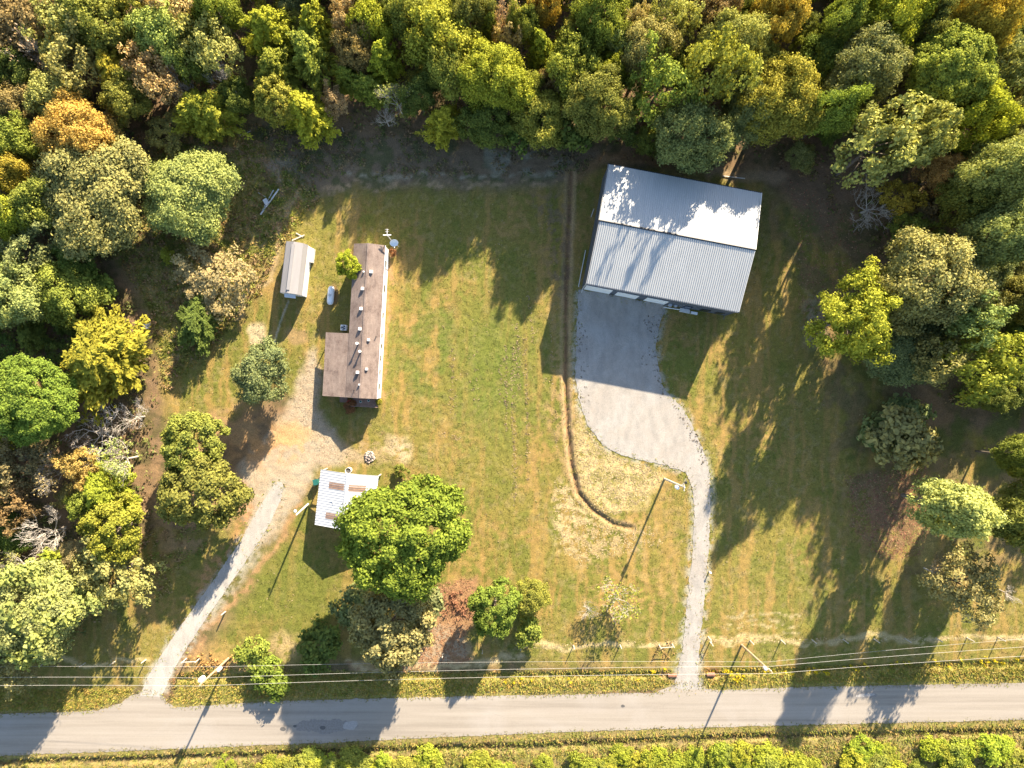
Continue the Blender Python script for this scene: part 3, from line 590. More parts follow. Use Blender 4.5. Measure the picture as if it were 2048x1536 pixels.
# ---------------------------------------------------------------- open sided shelter with ribbed tin roof
cc = [(-371.9, 167.4), (-258.7, 177.1), (-383.8, 274.4)]
kx = (cc[1][0] + cc[2][0]) / 2 / S; ky = -(cc[1][1] + cc[2][1]) / 2 / S
ka = -math.atan2(11.9, 107.0)
cp = thing("carport", "open carport with white ribbed tin roof partly under the big round tree", "carport", (kx, ky, 0), ka)
KW, KL, ke, kr = 8.7 / 2, 8.3 / 2, 3.0, 4.25
def cross_ribs(s):
    mb = MB(); n = 22; prof = []
    for i in range(n + 1):
        y = -KL + 2 * KL * i / n
        for dy, h in ((-.09, 0), (-.035, .028), (.035, .028), (.09, 0)): prof.append((min(max(y + dy, -KL), KL), h))
    vs = []
    for y, h in prof: vs += [(s * KW, y, ke + h), (0, y, kr + h)]
    fs = [(2 * i, 2 * i + 2, 2 * i + 3, 2 * i + 1) for i in range(len(prof) - 1)]
    if s < 0: fs = [f[::-1] for f in fs]
    mb.add(vs, fs); q = [(s * KW, -KL, ke), (s * KW, KL, ke), (0, KL, kr), (0, -KL, kr)]
    mb.slab(*[(a, b, c - .004) for a, b, c in (q if s > 0 else q[::-1])], .03); return mb
for s in (-1, 1):
    rr = cross_ribs(s).build("roof_slope", M["tin_roof"], cp)
    for ya, yb in ((KL - 2.55, KL - 1.55), (-KL + 1.25, -KL + 2.2)):
        sk = MB(); n = 4
        for i in range(n):
            y = ya + (yb - ya) * i / n; y2 = ya + (yb - ya) * (i + 1) / n - .09
            z = lambda x: kr - (kr - ke) * abs(x) / KW + .052
            q = [(s * 2.75, y, z(2.75)), (s * 2.75, y2, z(2.75)), (s * .35, y2, z(.35)), (s * .35, y, z(.35))]; sk.slab(*(q if s > 0 else q[::-1]), .012)
        sk.build("skylight", M["skylight"], rr)
MB().slab((-.2, KL, kr + .02), (-.2, -KL, kr + .02), (0, -KL, kr + .09), (0, KL, kr + .09), .02).slab((0, KL, kr + .09), (0, -KL, kr + .09), (.2, -KL, kr + .02), (.2, KL, kr + .02), .02).build("ridge_cap", M["tin_roof"], cp)
MB().tube([(-2.3, -.3, 3.72), (-2.0, -.1, 3.8), (-1.8, -.35, 3.84), (-1.75, -.7, 3.86)], .03, 5).build("hose", M["offwhite"], cp)
for x in (-KW + .2, KW - .2):
    for y in (-KL + .2, 0, KL - .2): MB().box(x - .07, x + .07, y - .07, y + .07, 0, ke - .03).build("post", M["palewood"], cp)
for y in (-KL + .2, 0, KL - .2): MB().box(-KW + .3, KW - .3, y - .04, y + .04, ke - .24, ke - .06).build("tie_beam", M["palewood"], cp)

bn = thing("rubbish_bin", "green wheeled rubbish bin standing at the carport's west side", "bin", P(635.5, 962), 0.2)
MB().add([(-.28,-.3,.08),(.28,-.3,.08),(.28,.3,.08),(-.28,.3,.08),(-.36,-.4,1.2),(.36,-.4,1.2),(.36,.4,1.2),(-.36,.4,1.2)], [(3,2,1,0),(0,1,5,4),(1,2,6,5),(2,3,7,6),(3,0,4,7),(4,5,6,7)]).build("body", M["greenbin"], bn)
MB().slab((-.38, -.45, 1.24), (.38, -.45, 1.24), (.38, .42, 1.3), (-.38, .42, 1.3), .05).build("lid", M["greenbin"], bn)
for sx in (-.3, .3): MB().lathe([(.13, -.04), (.13, .04)], 12, Matrix.Translation((sx, .36, .13)) @ Matrix.Rotation(math.pi / 2, 4, 'Y')).build("wheel", M["black"], bn)
bl = thing("burn_barrel", "open burn barrel with charred contents just north of the carport", "barrel", P(699, 940), 0)
MB().lathe([(.44, 0), (.46, .3), (.44, .32), (.46, .62), (.44, .64), (.46, .92), (.47, .92), (.40, .90), (.40, .7)], 20).build("drum", M["offwhite"], bl); MB().lathe([(.39, .72), (.2, .78)], 14).build("ashes", M["ash"], bl)
fp = thing("stone_pile", "round heap of pale stones on bare ground north-east of the carport", "stone heap", P(739, 914), 0)
rng = random.Random(5); st = MB()
for i in range(46):
    a = rng.random() * 6.28; rr = 0.85 * math.sqrt(rng.random()); s = rng.uniform(.09, .17); zz = .32 * (1 - rr / .95)
    Mx = Matrix.Translation((rr * math.cos(a), rr * math.sin(a), zz)) @ Matrix.Rotation(rng.random() * 3, 4, Vector((rng.random(), rng.random(), 1)).normalized()) @ Matrix.Diagonal((1.2, .9, .7, 1))
    st.lathe([(s * .5, -s), (s, -s * .4), (s * .95, s * .4), (s * .4, s)], 6, Mx)
tag(st.build("stones", M["stone"], fp), kind="stuff"); MB().lathe([(.95, -.06), (.8, .06), (.3, .25)], 14).build("ash_bed", M["ash"], fp)

# ---------------------------------------------------------------- small things round the house
tk = thing("propane_tank", "white horizontal propane tank on the grass beside the long house", "gas tank", P(664, 592), math.radians(85))
MB().lathe([(.05, -1.45), (.28, -1.4), (.44, -1.2), (.5, -.95), (.5, .95), (.44, 1.2), (.28, 1.4), (.05, 1.45)], 20, Matrix.Translation((0, 0, .72)) @ Matrix.Rotation(math.pi / 2, 4, 'Y')).build("tank", M["blue_white"], tk, True)
MB().lathe([(.22, 1.18), (.22, 1.32), (.16, 1.4), (.03, 1.42)], 14).build("valve_dome", M["galv"], tk)
for x in (-.75, .75): MB().box(x - .06, x + .06, -.4, .4, 0, .32).build("leg", M["galv"], tk)
ac = thing("air_conditioner", "square outdoor air conditioner in the corner between house and porch", "air conditioner", P(689.5, 656), HA)
MB().box(-.42, .42, -.42, .42, 0.0, .86).build("casing", M["blue_white"], ac)
MB().lathe([(.37, .862), (.37, .885), (.32, .885), (.32, .862)], 22).build("fan_ring", M["galv"], ac); MB().lathe([(.315, .863), (.30, .866)], 20).build("fan_well", M["black"], ac)
for i in range(3):
    a = i * 2.094; MB().slab(*[Matrix.Rotation(a, 4, 'Z') @ Vector(p) for p in ((.06, -.06, .872), (.29, -.10, .872), (.29, .06, .878), (.06, .05, .878))], .004).build("fan_blade", M["galv"], ac)
sd = thing("satellite_dish", "pale satellite dish on a pole off the north-east corner of the house", "satellite dish", P(798, 494), 0)
MB().tube([(0, 0, 0), (-.1, -.1, 3.4)], .05, 8).build("pole", M["galv"], sd)
Md = Matrix.Translation((-.15, -.05, 3.6)) @ Matrix.Rotation(math.radians(48), 4, Vector((1, 0.25, 0)).normalized())
MB().lathe([(.08, -.12), (.3, -.07), (.5, .02), (.62, .12), (.635, .12), (.5, -.02), (.3, -.1)][::-1], 24, Md).build("dish", M["blue_white"], sd, True)
MB().tube([Md @ Vector((0, -.6, .1)), Md @ Vector((0, -.35, .75))], .025, 5).build("feed_arm", M["galv"], sd); MB().lathe([(.07, -.08), (.07, .08)], 10, Md @ Matrix.Translation((0, -.35, .78))).build("feed_horn", M["offwhite"], sd)
an = thing("television_mast", "white mast with a cross bar standing north of the house", "mast", P(785, 483), 0)
MB().tube([(0, 0, 0), (0, 0, 4.6)], .06, 8).build("mast", M["offwhite"], an); MB().tube([(-.6, 0, 4.5), (.6, .02, 4.5)], .07, 6).build("cross_bar", M["white"], an); MB().tube([(0, -.1, 4.55), (.02, .9, 4.62)], .05, 6).build("boom", M["offwhite"], an)
for i, x in enumerate((.5, .8)): MB().tube([(-.28, x, 4.62), (.28, x, 4.62)], .02, 5).build("aerial_rod", M["galv"], an)
cb = thing("storage_box", "small pale box standing in the scrub on the west side", "box", P(296, 651), -.2)
MB().box(-.35, .35, -.45, .45, 0, .7).build("body", M["offwhite"], cb); MB().slab((-.38, -.48, .75), (.38, -.48, .75), (.38, .48, .75), (-.38, .48, .75), .045).build("lid", M["galv"], cb)
# old car half hidden beneath the two trees west of the yard
car = thing("parked_car", "old white car half hidden under two olive trees west of the yard", "car", P(376, 938), math.radians(-14))
def car_shell():
    sec = [(-2.2, .45, .75, .62), (-2.05, .35, .85, .78), (-1.2, .3, .95, .84), (1.3, .3, .95, .84), (2.0, .35, .88, .78), (2.2, .45, .72, .62)]; vs = []; fs = []
    for x, z0, z1, hw in sec: vs += [(x, -hw, z0), (x, -hw - .04, (z0 + z1) / 2), (x, -hw + .06, z1), (x, hw - .06, z1), (x, hw + .04, (z0 + z1) / 2), (x, hw, z0)]
    for i in range(len(sec) - 1):
        for k in range(6): k2 = (k + 1) % 6; fs.append((i * 6 + k, (i + 1) * 6 + k, (i + 1) * 6 + k2, i * 6 + k2))
    return MB().add(vs, fs + [tuple(range(6)), tuple(range(30, 36))[::-1]])
car_shell().build("body", M["blue_white"], car)
MB().add([(-1.6,-.74,.95),(.85,-.74,.95),(.85,.74,.95),(-1.6,.74,.95),(-1.05,-.6,1.42),(.15,-.6,1.42),(.15,.6,1.42),(-1.05,.6,1.42)], [(0,1,5,4),(1,2,6,5),(2,3,7,6),(3,0,4,7)]).build("windows", M["darkglass"], car)
MB().slab((-1.1, -.62, 1.46), (.2, -.62, 1.46), (.2, .62, 1.46), (-1.1, .62, 1.46), .035).build("roof", M["blue_white"], car)
for x in (-1.35, 1.35):
    for y in (-.76, .76): MB().lathe([(.32, -.1), (.32, .1)], 16, Matrix.Translation((x, y, .32)) @ Matrix.Rotation(math.pi / 2, 4, 'X')).build("wheel", M["black"], car)
rod("metal_pole", P(521, 429, .12), P(557.5, 378, .18), .12, M["galv"], "longer of two grey poles lying in the grass north-west of the shed", "pole")
rod("metal_pole", P(525, 420, .12), P(547, 380, .12), .07, M["galv"], "thinner of two grey poles lying in the grass north-west of the shed", "pole")
rod("board", P(516, 385, .1), P(533, 395, .1), .06, M["palewood"], "short board lying across the grass west of the two grey poles", "board")
rod("board", P(480, 271, .1), P(501, 262, .1), .05, M["palewood"], "thin pale board on the shaded ground below the evergreens", "board")
rod("board", P(684, 255, .1), P(687, 264, .1), .05, M["palewood"], "small white stick on the bare ground at the wood's edge", "stick")
bx = thing("crate", "pale crate sitting on the two grey poles north-west of the shed", "crate", P(533, 404, .2), .5)
MB().box(-.3, .3, -.4, .4, 0, .35).build("body", M["offwhite"], bx); MB().box(-.32, .32, -.42, .42, .352, .4).build("lid", M["galv"], bx)
st = thing("marker_stake", "short white capped stake beside the gravel drive", "stake", P(1418.5, 1143), 0)
MB().tube([(0, 0, 0), (0, 0, .7)], .09, 8).build("shaft", M["offwhite"], st); MB().lathe([(.16, .705), (.16, .8), (.05, .86)], 10).build("cap", M["white"], st)

# ---------------------------------------------------------------- poles, wires and fence
def insul(mb, p, h=.22): return mb.lathe([(.05, 0), (.09, .04), (.06, .1), (.09, .14), (.03, h)], 8, Matrix.Translation(p))
def upole(u, v, ut, vt, h, label, parts):
    b = P(u, v); t = P(ut, vt, h) - b
    o_ = thing("utility_pole", label, "utility pole", b, 0, "wooden utility poles on the property"); MB().tube([(0, 0, -.3), t * .5, t], [.17, .145, .115], 10).build("pole", M["pole"] if parts != "pale" else M["palewood"], o_)
    return o_, t
up1, t1 = upole(456.8, 1316.8, 398.4, 1371.4, 9.6, "yellowish utility pole with two transformers by the lane at the road", "t")
for k, dx, dy, rr, mt in ((.80, .55, .1, .34, "white"), (.40, .30, .34, .24, "porcelain")):
    c = t1 * k; q = Matrix.Translation(c + Vector((-dx if k > .6 else dx, dy if k > .6 else -.1, -.5)))
    can = MB().lathe([(rr, 0), (rr, .9), (rr * .9, 1.0), (rr * .3, 1.06)], 16, q).build("transformer", M[mt], up1)
    insul(MB(), (q @ Vector((.1, 0, 1.0)))).build("bushing", M["porcelain"], can)
up2, t2 = upole(1483, 1290, 1544.6, 1345.5, 10.9, "tall leaning utility pole on the fence line east of the gravel drive", "p")
for k in (.86, .92): insul(MB(), t2 * k + Vector((.14, .0, 0)), .3).build("insulator", M["porcelain"], up2)
MB().lathe([(.22, 0), (.22, .7), (.08, .78)], 14, Matrix.Translation(t2 * .86 + Vector((-.34, .0, -.4)))).build("transformer", M["porcelain"], up2)
up3, t3 = upole(1328.8, 957.6, 1369.5, 974.8, 9.6, "pale utility pole with transformer and cross arm on straw beside the drive", "pale")
MB().lathe([(.28, 0), (.28, .8), (.1, .9)], 16, Matrix.Translation(t3 * .72 + Vector((-.25, -.36, -.4)))).build("transformer", M["white"], up3)
MB().box(-.06, .06, -.55, .35, -.08, .08).build("cross_arm", M["palewood"], up3).location = t3 * .97
MB().lathe([(.08, 0), (.2, .05), (.22, .14), (.1, .2)], 12, Matrix.Translation(t3 * .8 + Vector((.75, .45, 0)))).build("lamp_head", M["black"], up3); MB().tube([t3 * .8, t3 * .8 + Vector((.75, .45, .1))], .03, 6).build("lamp_arm", M["galv"], up3)
up4, t4 = upole(616, 1008, 593, 1029.5, 6.9, "shorter bare pole with a lamp west of the carport", "pale")
MB().lathe([(.06, .2), (.2, .1), (.22, -.02)], 12, Matrix.Translation(t4 * .96 + Vector((-.25, .45, 0)))).build("lamp_head", M["white"], up4); MB().tube([t4 * .95, t4 * .96 + Vector((-.25, .45, .15))], .03, 6).build("lamp_arm", M["galv"], up4)
for n in (up4,): pass
def wire(pts, r, label):
    b = Vector(pts[0]); t = thing("power_line", label, "power line", b, 0); full = []
    for a, c in zip(pts[:-1], pts[1:]):
        a = Vector(a); c = Vector(c); L = (c - a).length
        for i in range(16):
            s = i / 16; q = a.lerp(c, s); q.z -= 4 * min(.8, L * .012) * s * (1 - s); full.append(q - b)
    full.append(Vector(pts[-1]) - b); MB().tube(full, r, 5).build("cable", M["wire"], t)
wl = P(-40, 1377, 9.4); T1 = P(456.8, 1316.8) + t1; T2 = P(1483, 1290) + t2
dl = T1 - T2; dl.z = 0
wire([T1 + (T1 - T2) * .75 + Vector((0, .9, .3)), T1 + Vector((0, -.0, .1)), T2 + Vector((-.1, -.1, .05)), T2 + (T2 - T1) * .8 + Vector((0, 2.2, -.2))], .016, "southernmost of three overhead cables along the road")
wire([T1 + (T1 - T2) * .75 + Vector((0, 1.9, -.2)), T1 + Vector((.5, .9, -.4)), T2 * .93 + P(1483, 1290) * .07 + Vector((.2, .6, 0)), T2 + (T2 - T1) * .8 + Vector((0, 3.4, -.8))], .015, "middle one of three overhead cables along the road")
wire([T1 + (T1 - T2) * .75 + Vector((0, 2.9, -1.2)), T1 + Vector((1.4, 2.1, -1.3)), T2 * .82 + P(1483, 1290) * .18 + Vector((.2, .75, 0)), T2 + (T2 - T1) * .8 + Vector((0, 4.6, -1.6))], .012, "northernmost and thinnest of three overhead cables along the road")
def fence(label, posts, h, rails, wires, dense=None):
    b = P(*posts[0]); t = thing("wire_fence", label, "fence", b, 0)
    Q = [P(*p) - b for p in posts]
    for p in Q: MB().tube([p - Vector((0, 0, .2)), p + Vector((.02, .01, h))], [.085, .07], 7).build("post", M["palewood"], t)
    for i, j in rails: MB().tube([Q[i] + Vector((0, 0, h * .8)), Q[j] + Vector((0, 0, h * .8))], .055, 6).build("rail", M["palewood"], t)
    for z in wires: MB().tube([p + Vector((0, .06, z)) for p in Q], .005, 4).build("wire_strand", M["strand"], t)
fence("short fence corner of two posts and a rail beside the lane", [(373, 1317), (400.3, 1316)], 1.75, [(0, 1)], [])
fence("single leaning fence post on the red strip beside the lane", [(450.4, 1223.5), (451.5, 1223)], 1.55, [], [])
fence("wire fence with wooden posts east of the gravel drive", [(1416, 1273), (1420, 1284)] + [(1500 + 62 * i, 1281 - i * .8) for i in range(13)], 1.6, [(0, 1)], [.5, .9, 1.3])
fence("wire fence with wooden posts between pine straw bed and gravel drive", [(760, 1322), (815, 1318), (886, 1308), (965, 1300), (1041, 1293), (1147, 1291), (1240, 1290), (1318, 1290), (1344, 1288)], 1.45, [(7, 8)], [.5, .9, 1.2])
fence("wire fence west of the lane in deep shade", [(90, 1326), (170, 1326), (230, 1323), (292, 1319)], 1.4, [], [.5, .9, 1.2])
for u, v, lab in ((1428, 1349, "dark corrugated culvert mouth east of the gravel drive at the road"), (1337, 1351, "dark corrugated culvert mouth west of the gravel drive at the road")):
    q = thing("culvert_pipe", lab, "culvert", P(u, v, -.1), 0); s = 1 if u > 1380 else -1
    MB().lathe([(.34, -.1), (.36, 0), (.34, .2), (.36, .4), (.34, .6), (.36, .8), (.34, 1.2), (.29, 1.2), (.29, .2)], 16, Matrix.Rotation(s * math.pi / 2, 4, 'Y') @ Matrix.Translation((0, 0, -1.1))).build("pipe", M["rust"], q); MB().lathe([(.285, .6), (.28, .62)], 16, Matrix.Rotation(s * math.pi / 2, 4, 'Y') @ Matrix.Translation((0, 0, -1.1))).build("bore_shade_disc", M["black"], q)  # black disc painted in as the shade inside the open pipe

# ---------------------------------------------------------------- trees: a handful of crowns, copied with their own colour, size and turn
def unit(a): return a / (np.linalg.norm(a, axis=-1, keepdims=True) + 1e-9)
def leaf_mesh(name, Pp, N, size, tint, rng, aspect=1.5, along=None):
    n = len(Pp); N = unit(N)
    t = along if along is not None else rng.normal(size=(n, 3)); t = unit(t - N * (t * N).sum(1, keepdims=True)); b = np.cross(N, t)
    s = (size * rng.uniform(.65, 1.35, n))[:, None] if np.isscalar(size) else size[:, None]
    a = t * s * aspect * .5; w = b * s * .5; fold = N * s * .12
    V = np.stack([Pp + a, Pp + w + fold - a * .1, Pp - a, Pp - w + fold - a * .1], 1).reshape(-1, 3)
    F = np.arange(n * 4).reshape(-1, 4)
    return np_mesh(name, V, F, attrs={"tint": np.repeat(np.clip(tint, 0, 1), 4)})
def crown_round(seed, R, H, nc, npl, leaf, cr, lob=.22, low=-.35, taper=0.0):
    rng = np.random.default_rng(seed); d = unit(rng.normal(size=(nc * 3, 3))); d = d[d[:, 2] > low][:nc]; nc = len(d)
    ph = rng.uniform(0, 6.28, 6); az = np.arctan2(d[:, 1], d[:, 0])
    lobe = 1 + lob * (np.sin(2 * az + ph[0]) * .4 + np.sin(3 * az + ph[1] + 2 * d[:, 2]) * .5 + np.sin(5 * az + ph[2] - 3 * d[:, 2]) * .4)
    rad = (rng.uniform(.55, 1.0, nc) ** .6) * lobe * (1 - taper * np.clip(d[:, 2], 0, 1) ** 1.0)
    c = d * rad[:, None] * np.array([R, R, H / 2]) * .86
    crr = cr * rng.uniform(.65, 1.35, nc); ct = rng.uniform(.15, .85, nc)
    k = np.repeat(np.arange(nc), npl); e = unit(rng.normal(size=(len(k), 3)) + np.array([0, 0, .35]) + d[k] * .5)
    Pp = c[k] + e * (crr[k] * rng.uniform(.35, 1.0, len(k)) ** .5)[:, None] * np.array([1, 1, .8])
    N = e * .8 + d[k] * .3 + np.array([0, 0, .2]) + rng.normal(size=Pp.shape) * .6
    Pp += rng.normal(size=Pp.shape) * cr * .22; Pp[:, 2] += H / 2
    return leaf_mesh("crown", Pp, N, leaf, ct[k] * .4 + rng.uniform(0, .6, len(k)), rng), c + np.array([0, 0, H / 2])
def crown_cedar(seed, R, H, nb, npl, leaf):
    """pointed evergreen: sprays leave the stem outwards and upwards"""
    rng = np.random.default_rng(seed); t = rng.uniform(0, 1, nb) ** 1.25; az = rng.uniform(0, 6.28, nb)
    L = R * (1 - t) ** .65 * rng.uniform(.75, 1.12, nb) * (1 + .22 * np.sin(2 * az + seed) + .15 * np.sin(5 * az + seed * 2))
    up = .35 + .5 * t; dirs = unit(np.stack([np.cos(az), np.sin(az), up], 1)); base = np.stack([0 * t, 0 * t, H * (.04 + .86 * t)], 1)
    k = np.repeat(np.arange(nb), npl); s = rng.uniform(.25, 1, len(k)) ** .65
    wid = .26 * L[k] * (1.1 - s)[:] + .12
    Pp = base[k] + dirs[k] * (L[k] * s)[:, None] + rng.normal(size=(len(k), 3)) * (wid * .5)[:, None]
    N = np.array([0, 0, .8]) + dirs[k] * .35 + rng.normal(size=Pp.shape) * .5
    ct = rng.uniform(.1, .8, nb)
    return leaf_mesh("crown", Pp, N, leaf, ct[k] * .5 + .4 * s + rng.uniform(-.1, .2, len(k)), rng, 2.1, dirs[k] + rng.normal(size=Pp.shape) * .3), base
def limbs(mb, rng, base, d, L, r, depth, tips, spread=.6, n=5, up=.12):
    pts = [base]; rad = [r]; p = base.copy(); dd = d.copy(); m = 3
    for i in range(m):
        dd = (dd + Vector((rng.gauss(0, .16), rng.gauss(0, .16), rng.gauss(up * .6, .12)))).normalized(); p = p + dd * L / m; pts.append(p.copy()); rad.append(r * (1 - .55 * (i + 1) / m))
    mb.tube(pts, rad, n, False)
    if depth == 0: tips.append((p, dd)); return
    for j in range(rng.choice((2, 3, 3)) + (depth > 1)):
        q = pts[rng.choice((1, 2, 3, 3))]; e = (dd + Vector((rng.gauss(0, spread), rng.gauss(0, spread), rng.gauss(up, spread * .5)))).normalized()
        limbs(mb, rng, q.copy(), e, L * rng.uniform(.55, .8), max(.012, r * .5), depth - 1, tips, spread, max(3, n - 1), up)
def bare_mesh(seed, R, H, depth=5):
    rng = random.Random(seed); mb = MB(); tips = []; mb.tube([(0, 0, -.2), (.05, .03, H * .25), (.1, 0, H * .42)], [R * .045, R * .036, R * .03], 7)
    for j in range(6):
        a = j * 1.05 + rng.random(); limbs(mb, rng, Vector((.08, 0, H * rng.uniform(.25, .42))), Vector((math.cos(a), math.sin(a), rng.uniform(.35, .9))).normalized(), R * .48, R * .017 + .012, depth - 1, tips, .55)
    return mb.mesh("branches"), tips
def trunk_mesh(seed, H, tips, r):
    rng = random.Random(seed); mb = MB(); top = Vector((rng.gauss(0, .2), rng.gauss(0, .2), H)); mb.tube([(0, 0, -.3), (top.x * .3, top.y * .3, H * .4), top], [r * 1.25, r, r * .5], 7)
    for p in tips:
        p = Vector(p); b = Vector((0, 0, 0)).lerp(top, rng.uniform(.55, 1.0)); mb.tube([b, b.lerp(p, .5) + Vector((0, 0, .06 * H)), p], [r * .42, r * .26, r * .1], 5, False)
    return mb.mesh("trunk")

# unit crowns: radius R, height H, base of the crown at z = 0.  store (mesh, R, H, trunk mesh, trunk height)
CR = {}
def store(kind, me, R, H, tips, seed, r):
    rng = random.Random(seed); tt = [tips[i] for i in rng.sample(range(len(tips)), min(7, len(tips)))]; th = H * .45
    tm = trunk_mesh(seed, th + H * .45, [(p[0] * .8, p[1] * .8, p[2] * .8 + th) for p in tt], r); CR.setdefault(kind, []).append((me, R, H, tm, th))
for s in range(3): m_, t_ = crown_round(100 + s, 6.5, 9.5, 200, 230, .21, 1.05, .28); store("oakL", m_, 6.5, 9.5, t_, s, .32)
for s in range(6): m_, t_ = crown_round(120 + s, 4.0, 6.6, 100, 190, .185, .8, .34); store("oak", m_, 4.0, 6.6, t_, s, .2)
for s in range(2): m_, t_ = crown_round(140 + s, 7.0, 12.0, 420, 170, .22, .72, .16, -.5); store("domeL", m_, 7.0, 12.0, t_, s, .4)
for s in range(3): m_, t_ = crown_round(150 + s, 4.2, 6.2, 130, 160, .19, .58, .22); store("dome", m_, 4.2, 6.2, t_, s, .2)
for s in range(4): m_, t_ = crown_round(160 + s, 4.0, 6.5, 95, 50, .22, .62, .5); store("thin", m_, 4.0, 6.5, t_, s, .18)
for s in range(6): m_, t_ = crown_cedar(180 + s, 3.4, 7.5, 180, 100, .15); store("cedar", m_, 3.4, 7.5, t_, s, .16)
for s in range(5): m_, t_ = crown_round(200 + s, 1.7, 2.2, 34, 62, .19, .45, .34, -.2); store("shrub", m_, 1.7, 2.2, t_, s, .06)
for s in range(2): m_, t_ = crown_round(240 + s, 5.5, 8.5, 150, 130, .20, .75, .5); store("star", m_, 5.5, 8.5, t_, s, .22)
for s in range(2): m_, t_ = crown_round(220 + s, 2.9, 11.0, 150, 140, .17, .65, .14, -.6, .0); store("column", m_, 2.9, 11.0, t_, s, .2)
# crowns with bare limbs showing
BARE = []
for s in range(4):
    me, tips = bare_mesh(300 + s, 4.0, 6.0); rg = np.random.default_rng(s); T = np.array([t[0][:] for t in tips]); k = rg.integers(0, len(T), 700)
    lm_ = leaf_mesh("leaves", T[k] + rg.normal(size=(700, 3)) * .28, rg.normal(size=(700, 3)) + np.array([0, 0, .8]), .22, rg.uniform(0, 1, 700), rg); BARE.append((me, lm_))
for me, _ in BARE: me.materials.append(M["palebark"]); _.materials.append(M["leaf"])
for L in CR.values():
    for q in L: q[0].materials.append(M["leaf"]); q[3].materials.append(M["bark"])

K = dict(ol=(.182,.190,.058), kh=(.265,.262,.112), pg=(.250,.290,.105), bg=(.160,.208,.042), yg=(.245,.265,.045), go=(.330,.265,.055), og=(.350,.245,.095), ta=(.340,.270,.155),
         br=(.215,.168,.090), dg=(.105,.140,.042), gg=(.185,.212,.098), gn=(.175,.210,.050), my=(.220,.245,.056), rs=(.22,.11,.06), yl=(.290,.320,.045), pk=(.38,.30,.23))
NAME = dict(oakL="broadleaf_tree", oak="broadleaf_tree", domeL="round_crowned_tree", dome="round_crowned_tree", thin="thin_leaved_tree", cedar="evergreen_tree", shrub="shrub", column="column_tree", star="lobed_tree", bare="bare_tree", twig="bare_tree")
CAT = dict(shrub="shrub"); trng = random.Random(11); placed = []
def tree(u, v, d, kind, col, h, label, group=None, squash=1.0):
    zc = h * .66 if kind not in ("shrub",) else h * .5
    p = P(u, v, zc); R = d / 2 / S * (1 - zc / HC); placed.append((p.x, p.y, R))
    c = K[col] if isinstance(col, str) else col; j = [trng.uniform(.92, 1.08) for _ in range(3)]; wf = (1.22, 1.15, 1.0) if v < 350 else (1.05, 1.05, 1.0); c = tuple(a * b * w for a, b, w in zip(c, j, wf)) + (1.0,)
    rz = trng.random() * 6.28
    o = thing(NAME[kind], label, CAT.get(kind, "tree"), (p.x, p.y, 0), rz, group)
    if kind in ("bare", "twig"):
        me, lv = trng.choice(BARE); b = link("branches", me, o); b.scale = (R / 4.0, R / 4.0, h / 6.6)
        if kind == "bare": l = link("leaves", lv, o); l.scale = b.scale; l.color = c
        return o
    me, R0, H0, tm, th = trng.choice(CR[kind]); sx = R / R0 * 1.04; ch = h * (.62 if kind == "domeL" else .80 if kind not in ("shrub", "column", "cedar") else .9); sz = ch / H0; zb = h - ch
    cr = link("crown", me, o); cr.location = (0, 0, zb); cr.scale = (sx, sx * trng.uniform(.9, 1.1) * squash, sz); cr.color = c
    t = link("trunk", tm, o); t.scale = (sx, sx, (zb + ch * .45) / (th + H0 * .45)); return o

